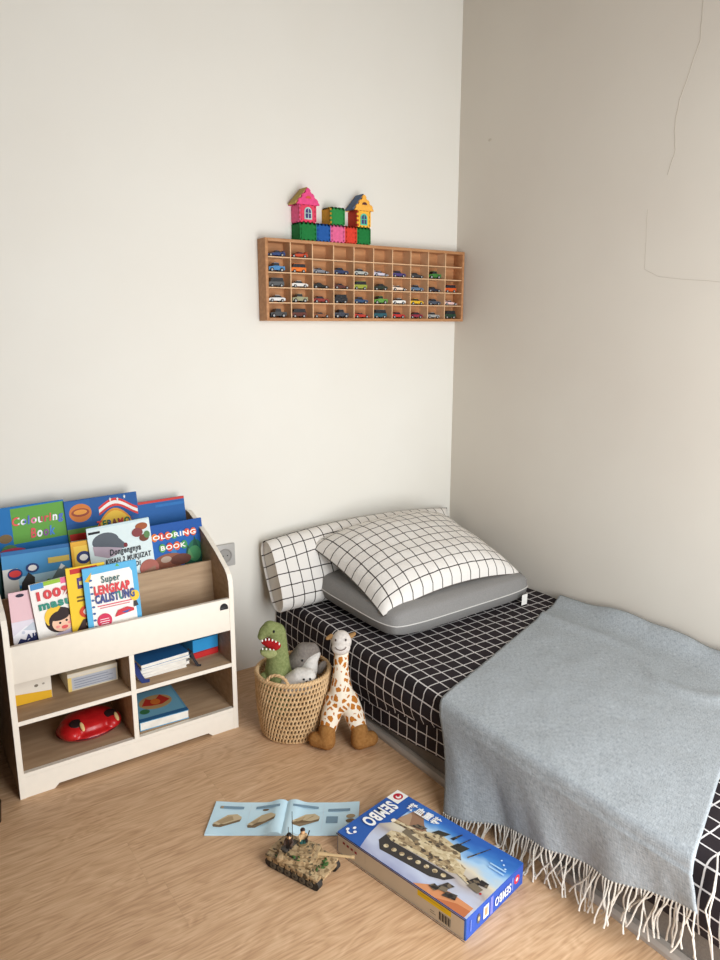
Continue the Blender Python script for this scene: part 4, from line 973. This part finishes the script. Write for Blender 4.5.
# giraffe sitting on the floor, leaning back against the bed
GM = giraffe_mat(); OCH = plushmat('ochre_plush', (144, 98, 52), (168, 120, 68)); MUZ = plushmat('pale_muzzle_plush', (206, 198, 190), (224, 216, 208))
gir = thing('plush_giraffe', 'tall spotted plush giraffe sitting on the floor against the bed', 'plush toy', (-1.118, -0.722, 0), (0, 0, FACE))
mb = MB()
mb.chain([(0.002, 0.100, 0.318), (0.0, 0.085, 0.265), (0.0, 0.068, 0.205), (0.0, 0.052, 0.150)], [0.027, 0.027, 0.034, 0.050])
mb.chain([(-0.020, 0.050, 0.150), (-0.036, 0.024, 0.105), (-0.050, -0.004, 0.060)], [0.038, 0.036, 0.029])
mb.chain([(0.024, 0.050, 0.150), (0.046, 0.024, 0.105), (0.064, -0.004, 0.060)], [0.038, 0.036, 0.029])
mb.plush('body', GM, gir, 0.0032, 6)
for s in (-1, 1):
    q = 0.050 if s < 0 else 0.063
    MB().chain([(s * q, -0.006, 0.066), (s * q, -0.018, 0.030)], [0.030, 0.0305]).chain([(s * (q + .004), -0.018, 0.030), (s * (q + .040), -0.004, 0.030)], [0.029, 0.027]).plush('foot', OCH, gir, 0.003, 4)
mb = MB().ell((0.002, 0.100, 0.350), (0.037, 0.034, 0.036)); mb.ell((0.0, 0.078, 0.336), (0.034, 0.028, 0.026)); mb.ell((0.002, 0.104, 0.362), (0.030, 0.030, 0.026))
mb.plush('head', MUZ, gir, 0.003, 4)
MB().tube([(0.020 * math.sin(a) , 0.0475 + 0.012 * (1 - math.cos(a)) , 0.352 - 0.012 * math.cos(a)) for a in [R(-70 + 14 * k) for k in range(11)]], 0.0014, 6).build('smile', mat((110, 92, 84), 0.8), gir)
for s in (-1, 1):
    MB().ell((s * 0.018, 0.070, 0.368), (0.003, 0.003, 0.005), seg=12).build('eye', mat((70, 56, 48), 0.5), gir)
    MB().chain([(s * 0.034, 0.106, 0.366), (s * 0.048, 0.104, 0.360 if s < 0 else 0.376)], [0.010, 0.007]).plush('ear', plushmat('ear_plush', (150, 112, 70), (176, 138, 92)), gir, 0.0025, 3)

# ================================================================== things on the floor
# box: origin at its far-left top corner; x along the length, y across
BO = Vector((-1.410, -1.153, 0)); bang = math.atan2(-0.4275, 0.0895)
boxo = thing('toy_box', 'flat blue building-brick box with tank picture lying beside the fringe', 'box', BO, (0, 0, bang))
LX, LY, LZ = 0.440, 0.256, 0.063
MB().box((0, 0, 0), (LX, LY, LZ), 0.0012).build('carton', mat((46, 92, 168), 0.4, 0.4), boxo)
def sky_print():
    m, n, l, b = new_mat('box_print_sky', 0.35, 0.45)
    uv = n.new('ShaderNodeUVMap'); sp = n.new('ShaderNodeSeparateXYZ'); l.new(uv.outputs[0], sp.inputs[0])
    nz_ = n.new('ShaderNodeTexNoise'); nz_.inputs['Scale'].default_value = 5; l.new(uv.outputs[0], nz_.inputs['Vector'])
    f = mth(n, l, 'ADD', sp.outputs[1], mth(n, l, 'MULTIPLY', mth(n, l, 'SUBTRACT', nz_.outputs['Fac'], 0.5), 0.35))
    f = mth(n, l, 'ADD', f, mth(n, l, 'MULTIPLY', sp.outputs[0], 0.10))
    cr = n.new('ShaderNodeValToRGB'); e = cr.color_ramp.elements
    e[0].position = 0.0; e[0].color = lin((150, 156, 190)); e[1].position = 1.0; e[1].color = lin((46, 100, 184))
    for p, c in ((0.22, (196, 204, 224)), (0.42, (170, 160, 158)), (0.58, (222, 212, 188)), (0.74, (172, 208, 236)), (0.86, (72, 138, 208))): x = e.new(p); x.color = lin(c)
    l.new(f, cr.inputs[0]); l.new(cr.outputs[0], b.inputs['Base Color']); return m
SKY = sky_print()
F = Matrix(((1, 0, 0, 0), (0, 1, 0, 0), (0, 0, 1, LZ + 0.0002), (0, 0, 0, 1)))
Tn, Td, Tk, Tm = (196, 176, 140), (150, 128, 96), (46, 42, 40), (118, 106, 88)
def tank_print(name, tones):
    m, n, l, b = new_mat(name, 0.35, 0.45)
    uv = n.new('ShaderNodeUVMap'); mp = n.new('ShaderNodeMapping'); mp.inputs['Scale'].default_value = (40, 34, 1); mp.inputs['Rotation'].default_value = (0, 0, 0.5)
    v = n.new('ShaderNodeTexVoronoi'); v.inputs['Scale'].default_value = 1.0; l.new(uv.outputs[0], mp.inputs[0]); l.new(mp.outputs[0], v.inputs['Vector'])
    sp = n.new('ShaderNodeSeparateColor'); l.new(v.outputs['Color'], sp.inputs[0])
    cr = n.new('ShaderNodeValToRGB'); cr.color_ramp.interpolation = 'CONSTANT'; e = cr.color_ramp.elements
    e[0].position = 0; e[0].color = lin(tones[0]); e[1].position = 1 / len(tones); e[1].color = lin(tones[1])
    for k in range(2, len(tones)): x = e.new(k / len(tones)); x.color = lin(tones[k])
    l.new(sp.outputs[0], cr.inputs[0]); l.new(cr.outputs[0], b.inputs['Base Color']); return m
Tn = tank_print('tank_print_light', [(206, 188, 150), (196, 176, 138), (220, 204, 170), (180, 158, 120), (204, 186, 148), (150, 128, 96), (212, 196, 160), (110, 94, 72)])
Td = tank_print('tank_print_mid', [(160, 138, 104), (128, 106, 78), (180, 158, 122), (74, 62, 50)])
Tk = tank_print('tank_print_dark', [(46, 42, 40), (70, 62, 56), (34, 30, 30), (112, 98, 80)])
items = [(SKY, [(.03, .0), (1, .0), (1, 1), (.20, 1), (.20, .60), (.14, .42), (.17, .1)]),
 ((150, 116, 92), [(.20, .66), (.24, .92), (.28, .90), (.36, .74), (.46, .62), (.40, .55), (.20, .55)]), ((176, 146, 118), [(.20, .62), (.22, .80), (.25, .76), (.30, .60)]),
 ((206, 140, 96), [(.62, .0), (.70, .10), (.82, .16), (.985, .15), (.985, .0)]), ((184, 110, 70), [(.78, .0), (.9, .09), (.985, .1), (.985, .0)]),
 ((46, 92, 168), [(0, 0), (.20, 0), (.17, .16), (.13, .40), (.19, .52), (.20, 1), (0, 1)]),
 ((62, 58, 56), [(.24, .22), (.30, .12), (.66, .18), (.74, .24), (.78, .34), (.70, .34), (.30, .30), (.24, .34)]), ]
items += [(Tn, circ(.31 + .058 * k, .205 + .012 * k, .017, .028, 12)) for k in range(8)]
items += [(Tn, [(.24, .34), (.30, .30), (.72, .36), (.80, .42), (.78, .52), (.62, .58), (.34, .50), (.24, .42)]), (Td, [(.28, .42), (.34, .36), (.72, .40), (.70, .45), (.36, .44)]), (Tm, [(.30, .48), (.40, .46), (.46, .56), (.38, .60), (.30, .56)]),
 (Tn, [(.36, .52), (.62, .52), (.72, .58), (.66, .70), (.50, .74), (.40, .66)]), (Td, [(.46, .56), (.60, .56), (.62, .64), (.50, .66)]), ((60, 58, 50), [(.44, .70), (.52, .74), (.54, .82), (.46, .78)]), ((60, 58, 50), [(.60, .66), (.68, .66), (.70, .78), (.62, .76)]),
 (Tk, [(.30, .62), (.38, .66), (.40, .72), (.33, .70)]), (Tm, circ(.52, .62, .03, .04, 10)),
 (Td, [(.195, .535), (.195, .575), (.52, .655), (.54, .60)]), (Tn, [(.195, .55), (.195, .585), (.52, .665), (.525, .635)]), ((236, 222, 200), circ(.19, .56, .016, .030, 14)),
 (Tn, [(.60, .46), (.86, .36), (.87, .40), (.64, .52)]),
 (Tk, [(.56, .76), (.585, .76), (.60, .90), (.59, .90)]), (Tk, [(.62, .70), (.63, .69), (.66, .90), (.655, .90)]), (Tk, [(.73, .66), (.74, .65), (.80, .93), (.795, .93)]),
 (Tk, [(.84, .38), (.90, .36), (.92, .46), (.87, .50)]), (Tm, [(.86, .34), (.94, .32), (.95, .40), (.88, .42)]), (Tk, [(.90, .42), (.96, .44), (.95, .50), (.90, .50)]), ((176, 40, 40), circ(.955, .34, .008, .014, 10)),
 (Tk, [(.74, .12), (.80, .16), (.82, .24), (.77, .24)]), (Tk, [(.70, .08), (.75, .06), (.77, .12), (.72, .14)]), (Tk, [(.80, .06), (.88, .10), (.87, .17), (.81, .14)]), (Tm, [(.76, .10), (.81, .12), (.80, .18), (.76, .16)]),
 ((240, 238, 232), [(.005, .80), (.105, .80), (.105, .995), (.005, .995)]), ((184, 30, 52), circ(.055, .905, .034, .060, 20)), ((240, 238, 232), circ(.058, .905, .019, .034, 16)), ((184, 30, 52), circ(.05, .915, .012, .022, 14)),
 ((240, 240, 240), circ(.035, .10, .011, .022, 12)), ((240, 240, 240), circ(.060, .165, .011, .022, 12)), ((240, 240, 240), circ(.088, .12, .011, .022, 12)), ((240, 240, 240), [(.03, .10), (.055, .05), (.075, .05), (.095, .09), (.075, .075), (.055, .08)]),
 ((190, 216, 240), circ(.90, .86, .006, .012, 8)), ((200, 222, 242), circ(.93, .82, .007, .012, 8)), ((200, 222, 242), circ(.955, .78, .007, .012, 8)), ((170, 206, 236), rect(.86, .74, .97, .76)), ((170, 206, 236), rect(.87, .69, .975, .71))]
art('top_print', items, F, boxo, LX, LY, 0.00006)
FT = F @ Matrix.Translation((0, 0, 0.0048))
wm = mat((242, 242, 240), 0.4)
# brand reads down the left end of the lid
F90 = FT @ Matrix(((0, 1, 0, 0), (-1, 0, 0, 0), (0, 0, 1, 0), (0, 0, 0, 1)))          # x -> -y, y -> +x
text('brand_lettering', 'SEMBO', -0.195, 0.016, -0.075, 0.062, F90, wm, boxo, 0.04)
text('box_title', '铁血重装', 0.075, 0.205, 0.190, 0.238, FT, wm, boxo, 0.03)
# cream long side
FS = Matrix(((1, 0, 0, 0), (0, 0, -1, -0.0002), (0, 1, 0, 0), (0, 0, 0, 1)))
its = [((204, 186, 160), [(.006, .03), (.988, .03), (.988, .95), (.006, .95)]), ((226, 186, 30), rect(.66, .62, .90, .92)), ((200, 160, 24), rect(.68, .76, .86, .79))]
its += [((60, 56, 52), rect(.818 + .011 * k, .18, .818 + .011 * k + (.004 if k % 2 else .007), .55)) for k in range(8)]
its += [((150, 60, 60), rect(.055 + .035 * k, .62 - .02 * k, .075 + .035 * k, .74 - .02 * k)) for k in range(4)] + [((176, 158, 132), rect(.25, .4, .252, .95)), ((120, 110, 96), rect(.76, .3, .80, .33)), ((120, 110, 96), rect(.76, .4, .79, .43)), ((30, 30, 60), rect(.0, .0, 1, .03)), ((40, 50, 110), rect(.0, .95, 1, 1))]
art('side_print', its, FS, boxo, LX, LZ)
# blue short end, lettering upside down as the box lies
FE = Matrix(((0, 0, 1, LX + 0.0002), (-1, 0, 0, LY), (0, -1, 0, LZ), (0, 0, 0, 1)))    # x from the far corner to the near one, y down
art('end_print', [((52, 84, 170), rect(.005, .03, .995, .97)), ((206, 54, 66), circ(.12, .48, .05, .20, 18)), ((236, 200, 206), circ(.12, .48, .022, .09, 14)), ((110, 130, 200), rect(.19, .2, .215, .8)), ((120, 124, 200), rect(.555, .10, .60, .9)), ((224, 220, 226), rect(.63, .22, .72, .78)), ((206, 150, 110), rect(.65, .32, .70, .68)), ((90, 90, 100), circ(.80, .5, .03, .22, 16)), ((200, 180, 130), circ(.80, .5, .014, .1, 12)), ((110, 130, 210), rect(.925, .2, .94, .7))], FE, boxo, LY, LZ)
text('end_lettering', 'SEMBO', 0.245 * LY, 0.30 * LZ, 0.53 * LY, 0.72 * LZ, FE @ Matrix.Translation((0, 0, 0.0032)), wm, boxo, 0.02)

# open instruction booklet
Lb, Lt, St, Sb, Rt, Rb = [Vector((x, y, 0)) for x, y in ((-1.702, -0.879), (-1.611, -0.762), (-1.424, -0.890), (-1.512, -1.008), (-1.253, -1.024), (-1.376, -1.097))]
sp_c = (St + Sb) / 2; ux = (St - Lt).normalized(); uy = (St - Sb).normalized()
bang2 = math.atan2(uy.y, uy.x) - math.pi / 2
book2 = thing('instruction_booklet', 'open pale blue instruction booklet lying on the floor behind the brick tank', 'booklet', sp_c, (0, 0, bang2))
PWd, PHt = 0.222, 0.148
BLU_P = noisy('pale_blue_paper', (198, 230, 244), (208, 236, 248), 8, 0.5)
def page_z(a): return 0.002 + 0.011 * math.exp(-((a - 0.025) / 0.022) ** 2) * (1 if a > 0.0 else 0) + 0.004 * smooth(0.15, 0.222, a) + 0.004 * (1 - smooth(0, 0.03, a))
MR = Matrix.Rotation(math.atan2(ux.y, ux.x) - bang2, 4, 'Z')
shear = math.tan(math.atan2(ux.y, ux.x) - bang2)
for sgn in (-1, 1):
    mb = MB()
    f = lambda u, v_: (sgn * u * PWd, (v_ - 0.5) * PHt + shear * sgn * u * PWd, page_z(u * PWd))
    g = lambda u, v_: (sgn * u * PWd, (v_ - 0.5) * PHt + shear * sgn * u * PWd, 0.0006)
    mb.grid(f, 30, 4, flip=(sgn < 0)); mb.grid(g, 30, 4, flip=(sgn > 0))
    n = 30
    for vv in (0, 1):
        a = [f(i / n, vv) for i in range(n + 1)] + [g(i / n, vv) for i in range(n + 1)]; mb.add(a, [[i, i + 1, n + 2 + i, n + 1 + i] for i in range(n)], 0)
    a = [f(1, 0), f(1, 1), g(1, 1), g(1, 0)]; mb.add(a, [[0, 1, 2, 3]])
    pg = mb.build('page', BLU_P, book2, 60)
    # printed build steps
    pm = MB(); mats = [mat((168, 146, 112), 0.5), mat((120, 100, 74), 0.5), mat((120, 150, 170), 0.5), mat((206, 222, 232), 0.5), mat((198, 180, 146), 0.5)]
    def pp(c, pts, lf):
        pm.add([(sgn * abs(x), y + shear * x, page_z(abs(x)) + 0.0006 + lf * 0.0003) for x, y in pts], [list(range(len(pts)))], c)
    def tankpic(cx, cy, k=1.0):
        q = lambda P_: [(cx + a * k, cy + b_ * k) for a, b_ in P_]
        pp(1, q([(-.034, -.022), (-.030, -.030), (-.012, -.030), (.034, -.006), (.036, .006), (.0, .0)]), 1)
        pp(4, q([(-.034, -.018), (-.014, -.024), (.034, .002), (.036, .010), (.022, .022), (-.002, .018)]), 2)
        pp(0, q([(-.026, -.012), (-.012, -.018), (.026, .004), (.020, .014), (.0, .012)]), 3)
    if sgn < 0:
        for cx in (-0.170, -0.068): tankpic(cx, -0.008, 1.15)
        for a in (-0.215, -0.105): pp(2, rect(a + .012, .040, a + .085, .052), 1)
        pp(0, circ(-.19, .046, .012, .006, 12), 2); pp(1, circ(-.062, .036, .010, .005, 12), 2); pp(3, rect(-.1095, -.06, -.1085, .062), 1)
    else:
        tankpic(0.064, -0.006, 1.15); pp(2, rect(.02, .042, .098, .052), 1); pp(2, rect(.128, .030, .195, .042), 1)
        pp(2, rect(.125, -.022, .160, .008), 1); pp(0, circ(.198, .006, .014, .009, 12), 2); pp(1, circ(.198, -.014, .014, .009, 12), 2); pp(3, rect(.1145, -.06, .1155, .062), 1)
    pm.build('printed_steps', mats, pg, 0)

# building-brick tank
tdir = math.atan2(-0.925, 0.38)
tank = thing('toy_tank', 'tan building-brick toy tank with long gun standing on the floor', 'toy tank', (-1.522, -1.152, 0), (0, 0, tdir + math.pi / 2))
tank.scale = (0.94,) * 3
# local: nose towards -y, x to the tank's left-hand side seen by the viewer
TL_, TW = 0.100, 0.050
mb = MB()
hull = [(-.098, .026), (-.090, .018), (.090, .018), (.100, .028), (.098, .042), (-.060, .044), (-.098, .034)]
mb.prism(hull, 0, -.034, .034)
for k in range(6):
    for j in range(4): 
        if rc.random() < .7: mb.lathe([(.0028, 0), (.0028, .0022)], 10, 0, Matrix.Translation((-.024 + j * .016, .084 - k * .012 if k < 2 else -.012 - k * .012, .0435 if k < 2 else .0415)))
mb.build('hull', M_CAMO, tank, 30)
for s in (-1, 1):
    x0, x1 = (.034, .053) if s > 0 else (-.053, -.034)
    out = circ(-.082, .016, .015, .015, 10, 150, 270) + circ(.082, .016, .015, .015, 10, 270, 390)
    out = [(a, max(b_, .001)) for a, b_ in out] + [(.088, .032), (-.088, .032)]
    tr = MB().prism(out, 0, x0, x1).build('track', mat((48, 44, 40), 0.6), tank, 30)
    for k in range(6):
        X = Matrix.Translation((x1 if s > 0 else x0, -.066 + .0265 * k, .0135)) @ Matrix.Rotation(R(90), 4, 'Y')
        MB().lathe([(.0105, -.0015), (.0105, .0015)], 16, 0, X).lathe([(.004, -.0022), (.004, .0022)], 10, 1, X).build('road_wheel', [mat((96, 88, 74), 0.6), mat((60, 54, 48), 0.6)], tr)
    sk_ = MB().box((x0 - .001, -.092, .030), (x1 + .001, .096, .040), .002)
    for k in range(8): sk_.box((x0 - .0015 if s < 0 else x1, -.086 + .0225 * k, .024), (x0 if s < 0 else x1 + .0015, -.068 + .0225 * k, .038), .0008)
    sk_.build('track_guard', M_CAMO, tank, 30)
mb = MB().prism([(-.034, -.050), (.030, -.056), (.044, -.010), (.042, .044), (-.042, .050), (-.046, -.010)], 2, .042, .056)
mb.prism([(-.024, -.036), (.022, -.040), (.032, -.006), (.030, .034), (-.030, .038), (-.034, -.006)], 2, .056, .0615)
for k in range(3): mb.box((-.046 + .03 * k, .044, .046), (-.022 + .03 * k, .060, .060), .001)
TA = R(25)                                                                   # the turret is turned towards the box
MT = Matrix.Translation((0, .006, 0)) @ Matrix.Rotation(TA, 4, 'Z') @ Matrix.Translation((0, 0, 0))
mb2 = MB(); mb2.v = [tuple(MT @ Vector(p)) for p in mb.v]; mb2.f = mb.f; mb2.m = mb.m; mb2.uv = mb.uv
tu = mb2.build('turret', M_CAMO, tank, 30)
MB().tube([MT @ Vector((0, -.045, .050)), MT @ Vector((0, -.075, .050)), MT @ Vector((0, -.0751, .050)), MT @ Vector((0, -.148, .050)), MT @ Vector((0, -.1481, .050)), MT @ Vector((0, -.157, .050))], [.0062, .0062, .0042, .0040, .0052, .0052], 12).build('gun_barrel', mat((192, 164, 122), 0.5), tank)
MB().lathe([(.014, .0612), (.014, .066), (.001, .066)], 16, 0, Matrix.Translation((.016, .010, 0))).build('hatch', mat((140, 118, 84), 0.5), tank)
for (ax, ay, h) in ((-.026, .030, .075), (.012, .046, .095)):
    MB().tube([(ax, ay, .052), (ax, ay, .0625), (ax, ay, .0626), (ax + .001, ay, .0625 + h)], [.003, .003, .0011, .0009], 8).build('antenna', M_BLACK, tank)
DG = mat((74, 68, 62), 0.55)
for lo, hi in (((-.036, .030, .052), (-.008, .052, .064)), ((-.004, .028, .054), (.020, .046, .063)), ((-.040, -.004, .054), (-.028, .020, .060))):
    MB().box(lo, hi, .0015).build('stowage_box', DG, tank)
FOL = noisy('leaf_plastic', (46, 78, 34), (72, 104, 50), 60, 0.6); rl = random.Random(9)
for (px, py, pz, n) in ((0.012, -.076, .044, 9), (-.014, -.072, .044, 7), (-.036, .050, .044, 6), (-.030, -.010, .060, 4)):
    mb = MB()
    for k in range(n):
        q = Vector((px + rl.uniform(-.014, .014), py + rl.uniform(-.012, .012), pz + rl.uniform(.0, .004)))
        mb.ell(q, (.006, .0028, .0016), Matrix.Rotation(rl.uniform(0, 3.1), 3, 'Z') @ Matrix.Rotation(rl.uniform(-.4, .4), 3, 'X'), seg=8)
    mb.build('camouflage_leaves', FOL, tank)
# two brick soldiers riding on the turret
def soldier(label, loc, rz, body_c, leg_c, hair_c, gun):
    o = thing('toy_soldier', label, 'toy figure', loc, (0, 0, rz)); o.scale = (1.12,) * 3
    MB().box((-.0075, -.004, 0), (-.0005, .004, .013), .001).box((.0005, -.004, 0), (.0075, .004, .013), .001).build('legs', mat(leg_c, 0.5), o)
    MB().prism([(-.0078, .013), (.0078, .013), (.0062, .027), (-.0062, .027)], 1, -.0042, .0042).build('torso', mat(body_c, 0.5), o)
    for s in (-1, 1):
        MB().tube([(s * .0068, 0, .0255), (s * .0100, -.002, .020), (s * .0085, -.009, .0165)], [.0028, .0026, .0022], 8).ell((s * .0083, -.0105, .0165), .0026, seg=10).build('arm', mat(body_c, 0.5), o)
    MB().lathe([(.003, .027), (.0052, .0285), (.0054, .036), (.0046, .0375), (.0005, .0375)], 16).build('head', mat((206, 162, 118), 0.5), o)
    MB().ell((0, .001, .0365), (.0062, .0064, .0042), seg=14).lathe([(.0060, .0335), (.0062, .0365)], 16, 0, Matrix.Translation((0, .0012, 0))).build('helmet', mat(hair_c, 0.5), o)
    if gun:
        g = MB().tube([(.006, -.012, .014), (.015, -.010, .040)], .0014, 6).box((.004, -.0135, .010), (.010, -.0105, .020), .0005); g.build('rifle', M_BLACK, o)
mt = Matrix.Translation((-1.522, -1.152, 0)) @ Matrix.Rotation(tdir + math.pi / 2, 4, 'Z') @ Matrix.Scale(0.94, 4)
p1 = mt @ Vector((-.018, .034, .0618)); p2 = mt @ Vector((.016, .010, .0664))
soldier('dark brown toy soldier at the rear of the tank turret, beside the antennas', p1, FACE - .3, (70, 52, 44), (52, 44, 40), (30, 26, 26), False)
soldier('toy soldier in teal trousers holding a black rifle on the tank turret', p2, FACE + .2, (190, 160, 120), (40, 84, 80), (44, 26, 24), True)
